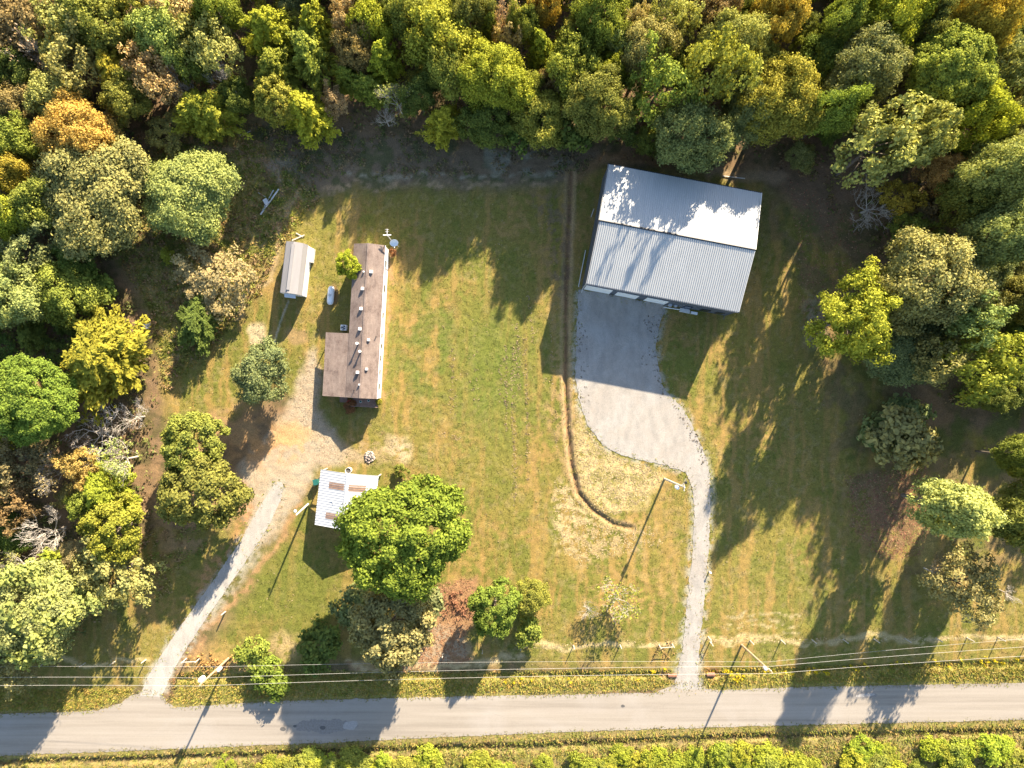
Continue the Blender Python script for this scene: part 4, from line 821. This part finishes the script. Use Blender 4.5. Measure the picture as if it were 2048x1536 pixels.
T = [
# north-west wood
(40,40,120,"oak","br",11,"brown leaved tree in the top left corner of the picture"),(120,55,120,"thin","kh",11,"thin khaki tree along the top edge near the left corner"),(55,95,110,"bare","pk",11,"half bare pinkish grey tree close to the top left corner"),
(28,140,100,"oak","dg",9,"dark green tree at the left edge below the corner trees"),(195,45,120,"oak","ol",12,"olive brown tree at the top edge, left of the tan one"),(262,20,100,"thin","my",11,"yellowish thin crown on the top edge of the north-west wood"),
(335,22,110,"thin","ta",12,"tan crown on the top edge left of the bright green one"),(150,120,120,"thin","kh",12,"greyish khaki tree in the middle of the north-west wood"),(110,195,100,"oak","pg",10,"pale green tree above the orange tan crown on the left"),
(222,135,120,"cedar","yg",10,"yellow green evergreen in the middle of the north-west wood"),(250,195,90,"oak","ol",9,"dark olive tree between evergreens of the north-west wood"),(325,70,115,"oak","pg",12,"pale green tree left of the light grey twiggy crowns at the top"),
(418,88,110,"thin","pg",12,"pale lacy green crown beside the bright green one near the top"),(305,145,110,"thin","ta",11,"tan crown west of the dead twigs in the north-west wood"),(355,165,70,"twig","ta",9,"bare grey twigs in the north-west wood beside a tan crown"),
(440,150,80,"twig","ta",9,"bare grey crown just above the shaded clearing, north-west"),(402,218,135,"cedar","yg",9.5,"rounded yellow green evergreen standing out from the wood's edge by the footpath"),(430,18,95,"oak","bg",12,"bright green crown at the top edge left of the evergreens"),
(525,50,120,"cedar","yg",12,"big sunlit evergreen at the top, left one of the cluster"),(625,38,90,"cedar","yg",12,"pointed evergreen at the top, right one of the cluster"),(612,95,115,"cedar","my",11,"evergreen below the pointed one at the top"),(545,130,110,"cedar","gn",10,"shaded evergreen under the big sunlit one"),
(553,200,95,"dome","my",10,"light green tree left in the pair beyond the footpath"),(604,215,120,"cedar","yg",10,"evergreen right in the pair at the wood's edge"),(668,203,62,"thin","ta",7,"little tan tree at the wood's edge right of the evergreen pair"),
(470,190,70,"oak","dg",7,"dark low tree in the gap left of the evergreen pair"),(380,120,80,"oak","gn",9,"dark green tree under the pale lacy crowns"),(30,215,90,"oak","br",9,"brown tree at the left edge above the orange tan crown"),
# west side
(150,268,150,"oakL","og",12,"orange tan tree, the brightest crown on the left side"),(182,382,225,"oakL","kh",11,"huge khaki oak on the west side"),(378,388,185,"oakL","pg",8.5,"spreading pale green tree standing alone east of the huge khaki oak"),
(30,280,90,"oak","gn",10,"green tree at the left edge beside the orange tan crown"),(20,350,80,"oak","go",10,"golden tree on the left edge below the green one"),(72,412,110,"oak","my",10,"gold and olive tree west of the huge khaki oak"),
(18,432,95,"oak","yl",10,"yellow tree on the left edge, upper half"),(62,500,120,"thin","gg",9,"grey olive thin tree below the yellow one on the left"),(150,505,80,"oak","dg",7,"dark tree in the shade south of the huge khaki oak"),
(32,588,125,"oak","pg",10,"pale green tree with grey twigs at the left edge"),(130,588,120,"oak","my",8,"yellowish green tree right of the pale one at the left edge"),(195,585,90,"shrub","gn",4.5,"dark green bushy tree at the edge of the rough scrub"),
(190,715,220,"cedar","yg",11,"big feathery yellow green tree west of the yard"),(72,800,175,"domeL","bg",12,"bright green domed tree at the left edge"),(430,560,150,"thin","ta",4.5,"wide tan tree with fine twigs on the rough scrub"),
(388,645,105,"cedar","dg",5.5,"dark green tree just below the wide tan one"),(522,748,112,"oak","gg",7.5,"grey green tree casting a shadow on the old gravel yard"),(383,888,135,"dome","my",9,"upper olive yellow tree hiding the old car"),
(398,985,170,"dome","ol",10,"lower olive tree beside the old yard, below the hidden car"),(185,868,150,"twig","ta",6,"grey leafless tree with spreading branches west of the yard"),(265,835,90,"twig","ta",5,"smaller grey leafless tree beside the reddish path"),
(45,925,110,"thin","br",8,"brownish thin tree at the left edge below the bright dome"),(110,945,100,"bare","br",8,"half bare brown tree right of the brownish thin one"),(160,935,80,"thin","og",8,"tan orange tree between half bare crowns on the left"),
(238,920,100,"bare","pg",8,"half bare pale green tree beside the reddish path"),(200,985,120,"cedar","yg",9,"yellow green tree left of the olive one by the yard"),(80,1072,125,"twig","ta",8,"silver leafless crown low on the left side"),
(225,1062,130,"dome","yg",10,"bright yellow green tree west of the lane"),(222,1150,140,"thin","kh",9,"khaki tree below the bright yellow green one west of the lane"),(110,1140,80,"shrub","yg",5,"bright low tree between khaki crowns lower left"),
(62,1232,220,"thin","pg",12,"huge pale sunlit tree at the lower left edge"),(55,1225,190,"oakL","kh",11,"khaki inner crown inside the huge pale tree lower left"),(15,1140,80,"bare","kh",9,"half bare khaki tree on the left edge below the silver crown"),(30,1330,95,"thin","kh",8,"thin khaki tree at the left edge above the road"),
(20,1010,90,"thin","br",8,"thin brown tree on the left edge left of the silver crown"),(170,1010,70,"oak","gn",7,"green small tree between silver crown and yellow green tree"),(330,510,34,"cedar","yg",3,"tiny yellow green evergreen west of the wide tan tree"),
# north wood
(742,48,90,"oak","yg",12,"yellow crown at the top, right of the evergreen cluster"),(700,25,75,"thin","ta",12,"tan crown at the top edge left of the yellow one"),(762,112,88,"cedar","yg",12,"tall narrow evergreen in the north wood, left part"),(712,95,85,"oak","br",11,"brown crown left of the tall narrow evergreen"),
(735,170,75,"cedar","gn",9,"dark evergreen beneath the tall narrow one"),(692,150,70,"cedar","gn",8,"shaded evergreen above the little tan tree"),(880,72,130,"oak","yg",13,"large feathery yellow green crown left of the dark gap at the top"),(896,142,95,"oak","my",12,"olive yellow crown below the large feathery one"),
(805,25,90,"oak","gn",12,"dark green crown at the top edge above the tall narrow evergreen"),(940,28,90,"oak","ol",12,"olive crown at the top edge left of the pinkish bare one"),(988,155,135,"oakL","yg",13,"rounded yellow green tree in the middle of the north wood"),(882,240,88,"cedar","yl",9,"yellow feathery small tree stepping out of the north wood"),
(792,198,85,"bare","pg",9,"pale half bare tree at the wood's edge north of the house"),(768,232,55,"twig","ta",6,"grey dead crown in the shade at the wood's edge"),(838,190,70,"oak","dg",9,"dark tree between pale half bare and yellow feathery ones"),(1012,25,55,"bare","pk",13,"pinkish half bare crown at the top edge"),
(1048,48,65,"oak","my",12,"yellowish crown right of the pinkish one at the top"),(1085,15,60,"oak","go",12,"golden crown at the top edge"),(1012,75,60,"thin","ta",11,"tan thin crown below the pinkish one"),(1082,88,82,"cedar","yg",11,"green evergreen in the north wood under the golden crown"),
(980,48,50,"cedar","gn",11,"little dark evergreen between olive and pinkish crowns"),(1138,70,75,"cedar","my",10,"small olive evergreen left of the tall dark green crown"),(1206,32,125,"oakL","gn",14,"tall green crown at the top edge of the middle"),(1150,130,110,"oak","my",12,"light green crown left above the workshop"),
(1052,180,72,"oak","my",10,"olive yellow tree right of the rounded yellow green one"),(1108,165,62,"thin","br",9,"brownish thin crown between green ones north-west of the workshop"),(1195,205,130,"oakL","ol",14,"big olive tree above the workshop's left corner"),(1080,235,110,"oak","my",9,"yellowish tree at the wood's edge left of the big olive"),
(1222,148,75,"oak","yg",10,"yellow green crown behind the big olive tree"),(970,245,95,"oak","dg",8,"dark tree at the wood's edge below the rounded yellow green one"),(1150,265,90,"shrub","dg",6,"dark bushy tree at the wood's edge beside the workshop track"),(1045,262,85,"shrub","dg",5.5,"dark bush at the wood's edge, east of the yellow feathery tree"),
(1292,98,130,"oakL","kh",13,"grey khaki tree in the north wood above the workshop"),(1235,95,80,"oak","pg",11,"pale green crown left of the grey khaki one"),(1350,35,95,"thin","pg",13,"pale lacy crown near the top edge above the workshop"),(1268,45,55,"thin","ta",12,"tan small crown right of the tall green one on the top edge"),
(1318,172,145,"thin","gn",15,"fresh green tree directly behind the workshop's left half"),(1384,268,152,"oakL","gg",14,"large grey green tree overhanging the workshop roof"),(1440,140,125,"thin","my",20,"olive green crown behind the overhanging tree"),(1474,88,125,"oakL","pg",14,"light green crown right of the olive one, far behind the workshop"),
(1430,30,90,"oak","br",12,"brownish crown at the top edge behind the workshop"),
# north-east wood
(1563,35,100,"oak","go",14,"golden orange tree at the top edge right of centre"),(1560,200,170,"oakL","my",14.5,"big tree with golden top right of the workshop's back edge"),(1495,225,110,"oakL","gg",12.5,"grey green tree between overhanging tree and golden topped one"),(1666,225,90,"oak","gn",15,"dark green tree in shade right of the golden topped one"),
(1520,130,90,"oak","ol",12,"olive crown above the golden topped tree"),(1732,138,150,"oakL","gg",15,"grey green crown in the middle of the north-east wood"),(1785,38,130,"oakL","yg",15,"yellow green tree at the top edge of the north-east wood"),(1690,45,90,"oak","gn",13,"dark green crown at the top edge of the north-east wood"),
(1896,145,165,"domeL","my",16,"rounded olive green tree, largest of the north-east wood"),(1850,35,90,"oak","ol",14,"olive crown at the top edge left of the orange tinted one"),(1970,35,125,"oakL","go",16,"orange tinted tree in the top right corner"),(1762,292,165,"thin","kh",19,"big khaki tree at the wood's edge east of the workshop"),
(1845,275,110,"dome","pg",18,"smooth pale green crown right of the big khaki tree"),(1962,230,110,"oak","yl",14,"yellow crown below the largest olive tree"),(2032,140,110,"thin","gg",14,"grey thin crown at the right edge, upper part"),(1890,345,75,"oak","og",9,"brown gold small tree below the smooth pale crown"),
(2005,345,140,"oakL","pg",18,"pale green tree at the right edge below the yellow crown"),(1940,395,100,"oak","gn",14,"dark green tree left of the pale one at the right edge"),(2015,465,150,"oakL","pg",18,"pale green tree at the right edge level with the workshop's front"),(1800,395,80,"thin","go",7,"small yellow thin tree beside the dead branchy one"),
(1750,412,120,"twig","ta",6,"dead grey branching tree lying over leaf litter east of the workshop"),(1640,120,90,"oak","dg",10,"dark crown in the gap right of the golden orange tree"),(1850,430,70,"shrub","br",5,"brown bush in shade at the right side"),
# east lawn
(1866,562,205,"oakL","kh",16.5,"very large grey olive oak on the east side"),(1710,640,165,"star","yl",16,"bright yellow green spiky tree standing free east of the workshop"),(1820,700,160,"oakL","gg",7.5,"dark grey green tree under the very large oak"),(1885,715,110,"thin","kh",13,"khaki tree beside the yellow green one at the right edge"),
(1945,640,115,"thin","pg",17,"pale green tree right of the very large oak"),(1985,725,150,"thin","yg",18,"bright yellow green tree at the right edge below the pale one"),(1797,878,118,"shrub","kh",6.5,"pale olive spreading shrub on the shaded east lawn"),(1790,860,118,"shrub","gg",3.6,"grey green skirt of bushes round the pale olive shrub"),
(1935,1170,135,"thin","kh",11,"pale lacy tree near the lower right edge"),(1880,1150,70,"bare","ta",6,"half bare small tree left of the pale lacy one"),(2040,1035,110,"oak","gn",15,"dark green tree at the right edge beside the leaning pale one"),(2042,915,80,"oak","gn",14,"dark tree on the right edge of the east lawn"),
(2024,1190,45,"twig","ta",4,"small grey dead bush right of the pale lacy tree"),(2045,600,90,"oak","ol",12,"olive tree on the right edge below the pale crowns"),
# round the buildings
(808,1070,246,"domeL","bg",17.5,"large round bright green tree shading the carport"),(785,1255,185,"dome","kh",12,"olive broccoli like tree south of the large round one"),(850,1200,80,"shrub","gg",4.5,"grey green bush between the large round tree and the pine straw"),(720,1210,90,"shrub","gg",4,"bush in deep shade below the large round tree"),
(990,1220,110,"dome","bg",7.5,"fresh green tree in the front lawn beside the pine straw bed"),(1062,1195,70,"oak","my",5,"olive small tree joined to the fresh green one"),(1058,1262,58,"shrub","my",3.2,"small olive bush near the fence below the fresh green tree"),(640,1290,95,"shrub","dg",4.5,"dark green shrub in shade left of the olive broccoli tree"),
(508,1305,66,"shrub","my",2.6,"light green upper shrub right of the roadside utility pole"),(540,1352,70,"shrub","bg",2.8,"bright green lower shrub right of the roadside utility pole"),(697,530,57,"dome","yl",5.5,"small yellow tree leaning over the house roof"),(802,942,28,"shrub","gn",1.4,"tiny green bush north of the large round tree"),
(1235,1205,110,"bare","my",5,"sparse yellowish sapling with bare stems on the front lawn"),(1180,1225,50,"twig","ta",3,"bare small shrub left of the sparse sapling"),(758,803,14,"shrub","yg",1.2,"tiny yellow bush at the south-east house corner"),(786,505,14,"shrub","rs",1.0,"small reddish bush by the satellite dish"),
(700,812,26,"shrub","rs",.9,"red leaved bush at the south end of the house"),
]
for q in T: tree(*q)
# the leaning pale column: tall and narrow, stands out by perspective
tree(1918,1022,112,"column",(.34,.36,.13),20,"tall narrow pale green tree over red leaf litter on the east lawn")

# brush south of the road
brng = random.Random(9); BR = []
for i in range(120):
    u = brng.uniform(430, 2080); lo = np.interp(u, [430, 800, 1500, 2080], [1528, 1516, 1500, 1490]); v = lo + (brng.random() ** .8) * (1560 - lo)
    BR.append((u, v, brng.uniform(26, 62)))
for i, (u, v, d) in enumerate(BR):
    tree(u, v, d, "shrub", brng.choice(("yg", "yg", "yl", "my", "yg", "yl")), brng.uniform(.6, 1.5), "low bright green brush growing south of the road along the lower edge", "brush south of the road")

# smaller trees filling the wood between the crowns above, and the wood going on past the frame
frng = random.Random(77); cnt = 0; tries = 0
fx = np.array(FOREST, float)
while cnt < 330 and tries < 12000:
    tries += 1; u = frng.uniform(-260, 2330); v = frng.uniform(-330, 1400)
    if not inside(np.array([u]), np.array([v]), FOREST)[0]: continue
    if min(abs(sdf(np.array([u]), np.array([v]), FOREST)[0]), 999) < 18: continue
    out = u < -20 or u > 2068 or v < -20; p = P(u, v, 0); R = frng.uniform(1.9, 3.0) if not out else frng.uniform(3.2, 5.2)
    if any((p.x - a) ** 2 + (p.y - b) ** 2 < ((.66 * c + .70 * R) if not out else (.75 * c + .8 * R)) ** 2 for a, b, c in placed): continue
    if out and u > 2068 and v > 700 and frng.random() < .5: continue
    h = (frng.uniform(3.2, 5.5) if u < 480 else frng.uniform(5, 8)) if not out else frng.uniform(10, 14); kind = frng.choice(("oak", "oak", "thin", "cedar", "bare", "oak", "thin")); zc = h * .66; k = 1 / (1 - zc / HC)
    west = u < 480; col = frng.choice(("ol", "my", "my", "kh", "dg", "yg", "gn", "ta", "br") if west else ("ol", "gn", "my", "dg", "gg", "kh", "gn", "yg"))
    tree(1024 + p.x * S * k, 768 - p.y * S * k, 2 * R * S * k, kind, col, h, "small tree between the taller crowns of the wood" if not out else "tree of the wood just past the edge of the picture", "lesser trees filling the wood" if not out else "trees past the picture's edge"); cnt += 1
print("fill trees", cnt, "tries", tries)

# ---------------------------------------------------------------- ground cover that nobody could count
def rand_in(poly, n, rng):
    a = np.array(poly); lo, hi = a.min(0), a.max(0); out = []
    while sum(len(o) for o in out) < n:
        q = rng.uniform(lo, hi, (n * 2, 2)); out.append(q[inside(q[:, 0], q[:, 1], poly)])
    return np.concatenate(out)[:n]
def gz_at(u, v): return ground_z(u, v)
def px(u, v): return (u - 1024) / S, (768 - v) / S
def tufts(name, uv, size, height, col, rng, blades=3):
    """short blades leaning out from each spot"""
    n = len(uv); x, y = px(uv[:, 0], uv[:, 1]); z = gz_at(uv[:, 0], uv[:, 1]); B = np.stack([x, y, z], 1); Vs = []; Cs = []
    for b in range(blades):
        a = rng.uniform(0, 6.28, n); s = size * rng.uniform(.6, 1.4, n); h = height * rng.uniform(.5, 1.5, n)
        d = np.stack([np.cos(a), np.sin(a), 0 * a], 1); w = np.stack([-np.sin(a), np.cos(a), 0 * a], 1)
        o_ = B + rng.normal(size=(n, 3)) * np.array([1, 1, 0]) * size * .3
        Vs.append(np.stack([o_ - w * (s * .3)[:, None], o_ + w * (s * .3)[:, None], o_ + d * (s * .8)[:, None] + np.array([0, 0, 1]) * h[:, None]], 1)); Cs.append(np.repeat((col * rng.uniform(.75, 1.3, (n, 1)))[:, None, :], 3, 1))
    V = np.concatenate(Vs).reshape(-1, 3); C = np.concatenate(Cs).reshape(-1, 3)
    return tag(link(name, np_mesh(name, V, np.arange(len(V)).reshape(-1, 3), cols=C), None, M["herb"]), kind="stuff")
def leafy(name, uv, spread, height, leaf, n_leaf, col, rng, up=.7):
    n = len(uv); k = np.repeat(np.arange(n), n_leaf); x, y = px(uv[:, 0], uv[:, 1]); z = gz_at(uv[:, 0], uv[:, 1]); m = len(k)
    sp = spread * rng.uniform(.6, 1.4, n); ht = height * rng.uniform(.5, 1.5, n); d = unit(rng.normal(size=(m, 3))); d[:, 2] = np.abs(d[:, 2])
    Pp = np.stack([x[k], y[k], z[k]], 1) + d * np.stack([sp[k], sp[k], ht[k]], 1) * rng.uniform(.3, 1, (m, 1)); N = unit(d * .6 + np.array([0, 0, up]) + rng.normal(size=(m, 3)) * .5)
    t = unit(np.cross(N, rng.normal(size=(m, 3)))); b = np.cross(N, t); s = (leaf * rng.uniform(.6, 1.4, m))[:, None]
    V = np.stack([Pp + t * s * .75, Pp + b * s * .45, Pp - t * s * .75, Pp - b * s * .45], 1).reshape(-1, 3); C = np.repeat((col[k] * rng.uniform(.7, 1.3, (m, 1)))[:, None, :], 4, 1).reshape(-1, 3)
    return tag(link(name, np_mesh(name, V, np.arange(len(V)).reshape(-1, 4), cols=C), None, M["herb"]), kind="stuff")
G = np.random.default_rng(2024)
def keep(uv, k=1.0):      # not on road, drives or under buildings
    return uv[flat_mask(uv[:, 0], uv[:, 1]) < .35]
# mown grass
g = keep(np.concatenate([rand_in(LAWN, 80000, G), rand_in([(-40,1130),(330,1060),(490,1050),(380,1250),(300,1360),(-40,1425)], 7000, G)]))
gcol = zones(g[:, 0], g[:, 1]); sat = gcol[:, 1] / (gcol[:, 0] + 1e-6); g = g[(sat > .72)]; gcol = zones(g[:, 0], g[:, 1])
tufts("grass", g, .17, .075, gcol * 1.08, G, 2)
# rougher grass: verges, scrub
rough = keep(np.concatenate([rand_in([(340,1346),(1345,1338),(1345,1378),(1000,1396),(600,1404),(340,1416)], 6000, G), rand_in([(1405,1338),(2060,1320),(2060,1366),(1410,1384)], 4200, G), rand_in([(-20,1514),(700,1484),(1300,1460),(2060,1440),(2060,1560),(-20,1560)], 11000, G),
    rand_in([(200,470),(310,300),(470,240),(600,262),(640,400),(560,500),(520,590),(430,690),(330,790),(300,620)], 9000, G), rand_in([(-20,1380),(270,1375),(262,1392),(200,1420),(-20,1430)], 2000, G)]))
tufts("rough_grass", rough, .24, .20, zones(rough[:, 0], rough[:, 1]) * np.where(G.random((len(rough), 1)) < .4, np.array([[1.6, 1.35, 1.2]]), np.array([[1.05, 1.2, .85]])), G, 3)
pal = np.array([(.22, .22, .05), (.28, .25, .07), (.17, .20, .045), (.33, .26, .10), (.20, .21, .05)])
def pick(n, p=None): return pal[G.choice(len(pal), n, p=p)]
w = keep(np.concatenate([rand_in([(345,1352),(1345,1345),(1345,1372),(1000,1388),(600,1396),(345,1408)], 420, G), rand_in([(1440,1336),(2060,1318),(2060,1362),(1440,1378)], 300, G), rand_in([(-20,1516),(700,1488),(1300,1464),(2060,1444),(2060,1476),(-20,1530)], 260, G), rand_in([(460,1500),(1300,1478),(2060,1462),(2060,1560),(460,1560)], 3600, G),
    rand_in([(400,1335),(690,1340),(690,1352),(370,1375)], 260, G)]))
w = w[fbm(w[:, 0] / 30, w[:, 1] / 18, 44) > .44]; leafy("roadside_weeds", w, .34, .34, .12, 14, pick(len(w)), G)
w = keep(np.concatenate([rand_in([(1405,1345),(1500,1335),(1560,1338),(1560,1352),(1440,1366)], 75, G), rand_in([(1560,1338),(1780,1322),(1780,1338),(1560,1352)], 30, G), rand_in([(1780,1320),(2050,1312),(2050,1332),(1780,1340)], 26, G), rand_in([(1060,1352),(1330,1338),(1330,1358),(1060,1368)], 22, G), rand_in([(870,1360),(1060,1356),(1060,1368),(870,1372)], 8, G)]))
w = w[fbm(w[:, 0] / 22, w[:, 1] / 22, 45) > .5]; leafy("yellow_wildflowers", w, .30, .75, .13, 22, np.tile(np.array([[.50, .38, .02]]), (len(w), 1)), G)
w = np.concatenate([rand_in([(200,470),(310,300),(470,240),(600,262),(640,400),(560,500),(520,590),(430,690),(330,790),(300,620)], 1500, G), rand_in([(400,1040),(330,1060),(240,1190),(330,1200),(420,1090)], 120, G)]); w = keep(w); nz = fbm(w[:, 0] / 24, w[:, 1] / 24, 7); w = w[nz > .42]
leafy("scrub_weeds", w, .55, .55, .20, 12, np.concatenate([pick(len(w) - len(w) // 3), np.tile(np.array([[.30, .20, .10]]), (len(w) // 3, 1))])[G.permutation(len(w))], G)
# undergrowth and fallen leaves in the wood
w = keep(rand_in([(max(-60, min(2110, a)), max(-60, b)) for a, b in FOREST], 3600, G)); cpal = np.array([(.12, .14, .045), (.18, .165, .055), (.25, .17, .09), (.20, .14, .08), (.15, .16, .045)])
leafy("undergrowth", w, .9, 1.0, .26, 13, cpal[G.choice(5, len(w))], G)
# rows of dry clods left by the mower, straw bits
def row(pts, n, wid): 
    p = np.array(pts, float); t = G.uniform(0, len(p) - 1.001, n); i = t.astype(int); f = (t - i)[:, None]; q = p[i] * (1 - f) + p[i + 1] * f; return q + G.normal(size=(n, 2)) * np.array([wid, 3])
cl = np.concatenate([row([(1029,690),(1026,760),(1027,850),(1030,940),(1028,1010)], 260, 2.4), row([(1033,640),(1037,700),(1038,780)], 140, 2.4), row([(1050,670),(1052,760),(1055,850),(1056,960)], 170, 2.2), row([(1011,690),(1013,780),(1013,860)], 120, 1.8), row([(1056,585),(1062,640),(1066,690)], 60, 1.8), row([(904,700),(906,760),(902,830)], 90, 5), row([(1000,730),(1003,800)], 40, 2), row([(950,700),(952,800)], 30, 4), row([(886,868),(920,880)], 40, 4), row([(1102,640),(1108,800),(1112,900)], 70, 4)])
cl = cl[G.random(len(cl)) < .55]
leafy("dry_hay_clods", cl, .14, .05, .11, 6, np.tile(np.array([[.36, .27, .165]]), (len(cl), 1)), G, .4)
sw = keep(np.concatenate([rand_in([(1148,800),(1175,860),(1215,905),(1290,930),(1330,950),(1290,1000),(1230,1030),(1190,1010),(1160,960)], 1600, G), rand_in([(1105,960),(1150,980),(1190,1030),(1230,1060),(1310,1060),(1330,1090),(1230,1110),(1160,1130),(1110,1080)], 900, G), row([(1405,1280),(1500,1281),(1600,1280),(1700,1279),(1800,1278),(1900,1277),(2060,1275)], 230, 3.5), row([(1035,1292),(1150,1290),(1345,1286)], 110, 3.5)]))
tufts("loose_straw", sw, .22, .06, np.tile(np.array([[.42, .32, .18]]), (len(sw), 1)), G, 2)
mud = np.concatenate([np.array([(1288,641),(1290,646),(1297,645),(1303,663),(1309,664),(1306,652),(1286,712),(1284,717),(1287,706),(1293,729),(1284,728),(1310,712),(1313,730),(1319,757),(1322,768),(1225,592),(1219,590)], float), rand_in([(1285,622),(1322,640),(1312,700),(1318,760),(1330,790),(1322,800),(1300,720)], 46, G), rand_in([(1155,640),(1172,640),(1180,840),(1160,800)], 46, G), rand_in([(1340,800),(1395,870),(1416,930),(1404,935),(1370,860)], 60, G)])
leafy("mud_clods", mud, .17, .07, .16, 6, np.tile(np.array([[.14, .105, .065]]), (len(mud), 1)), G, .5)
st_ = keep(rand_in([(870,1170),(945,1155),(955,1230),(925,1280),(940,1320),(800,1340)], 700, G)); tufts("pine_straw", st_, .30, .08, np.tile(np.array([[.30, .165, .09]]), (len(st_), 1)), G, 3)
br_ = G.normal(size=(60, 2)) * np.array([15, 12]) + np.array([918, 1212]); leafy("dead_brush", br_, .5, .55, .22, 10, np.tile(np.array([[.26, .13, .075]]), (60, 1)), G)
br_ = G.normal(size=(40, 2)) * np.array([22, 11]) + np.array([425, 1332]); leafy("dead_brush", keep(br_), .5, .5, .24, 10, np.tile(np.array([[.37, .22, .08]]), (len(keep(br_)), 1)), G)
br_ = keep(G.normal(size=(18, 2)) * np.array([13, 9]) + np.array([1326, 1303])); leafy("dead_brush", br_, .35, .3, .15, 10, np.tile(np.array([[.32, .21, .09]]), (len(br_), 1)), G)
lf = keep(np.concatenate([rand_in([(1690,950),(1850,930),(1880,1010),(1840,1110),(1760,1120),(1700,1050)], 2600, G), rand_in([(1560,345),(1700,430),(1780,600),(1700,720),(1600,640),(1590,450)], 1400, G)])); leafy("fallen_leaves", lf, .2, .03, .14, 2, np.array([(.30, .13, .09), (.22, .10, .07), (.33, .22, .12)])[G.choice(3, len(lf))], G, 1.5)

# stones strayed from the drives and grass creeping over their edges
def rim(poly, n, wid):
    p = np.array(poly + [poly[0]], float); L = np.hypot(*(p[1:] - p[:-1]).T); i = G.choice(len(L), n, p=L / L.sum()); f = G.random((n, 1)); q = p[i] * (1 - f) + p[i + 1] * f; return q + G.normal(size=(n, 2)) * wid
rm = np.concatenate([rim(PAD, 420, 11.0), rim(DRIVE, 320, 8.0), rim(ROAD, 2600, 4.5)]); leafy("loose_gravel", rm, .10, .03, .05, 3, np.tile(np.array([[.33, .31, .285]]), (len(rm), 1)), G, 1.5)
rm = np.concatenate([rim(PAD, 700, 5.0), rim(DRIVE, 200, 4.5), rim(ROAD, 4200, 3.0)]); rm = rm[(rm[:, 0] > -40) & (rm[:, 0] < 2090)]; gcol = np.array([(.22, .20, .06), (.18, .19, .045), (.27, .21, .09)])[G.choice(3, len(rm))]; tufts("edge_grass", rm, .24, .13, gcol, G, 3)
rm = np.concatenate([row(DITCH, 260, 13)]); tufts("edge_grass", rm, .22, .12, np.tile(np.array([[.30, .22, .10]]), (len(rm), 1)), G, 3)
cl = np.concatenate([row([(1402,1000),(1397,1100),(1390,1200),(1382,1300),(1378,1350)], 200, 1.6), row([(555,990),(505,1065),(450,1140),(385,1220),(330,1300),(310,1360)], 160, 1.6), rand_in([(1165,600),(1300,630),(1310,740),(1390,900),(1200,860),(1160,760)], 60, G)]); leafy("mud_clods", cl, .08, .03, .08, 4, np.tile(np.array([[.22, .195, .165]]), (len(cl), 1)), G, .8)

lw = keep(rand_in(LAWN, 2600, G)); lw = lw[fbm(lw[:, 0] / 70, lw[:, 1] / 70, 19) > .47]; leafy("lawn_weeds", lw, .16, .05, .10, 6, np.array([(.13, .17, .035), (.11, .155, .03), (.30, .23, .11), (.34, .26, .14)])[G.choice(4, len(lw))], G, 1.0)
nw = keep(rand_in([(480,250),(640,262),(820,272),(1060,284),(1190,305),(1170,350),(1000,352),(860,350),(640,360),(560,330)], 900, G)); nw = nw[fbm(nw[:, 0] / 40, nw[:, 1] / 40, 23) > .46]; leafy("undergrowth", nw, .5, .4, .16, 11, np.array([(.14, .16, .05), (.24, .18, .09), (.19, .14, .08)])[G.choice(3, len(nw))], G)
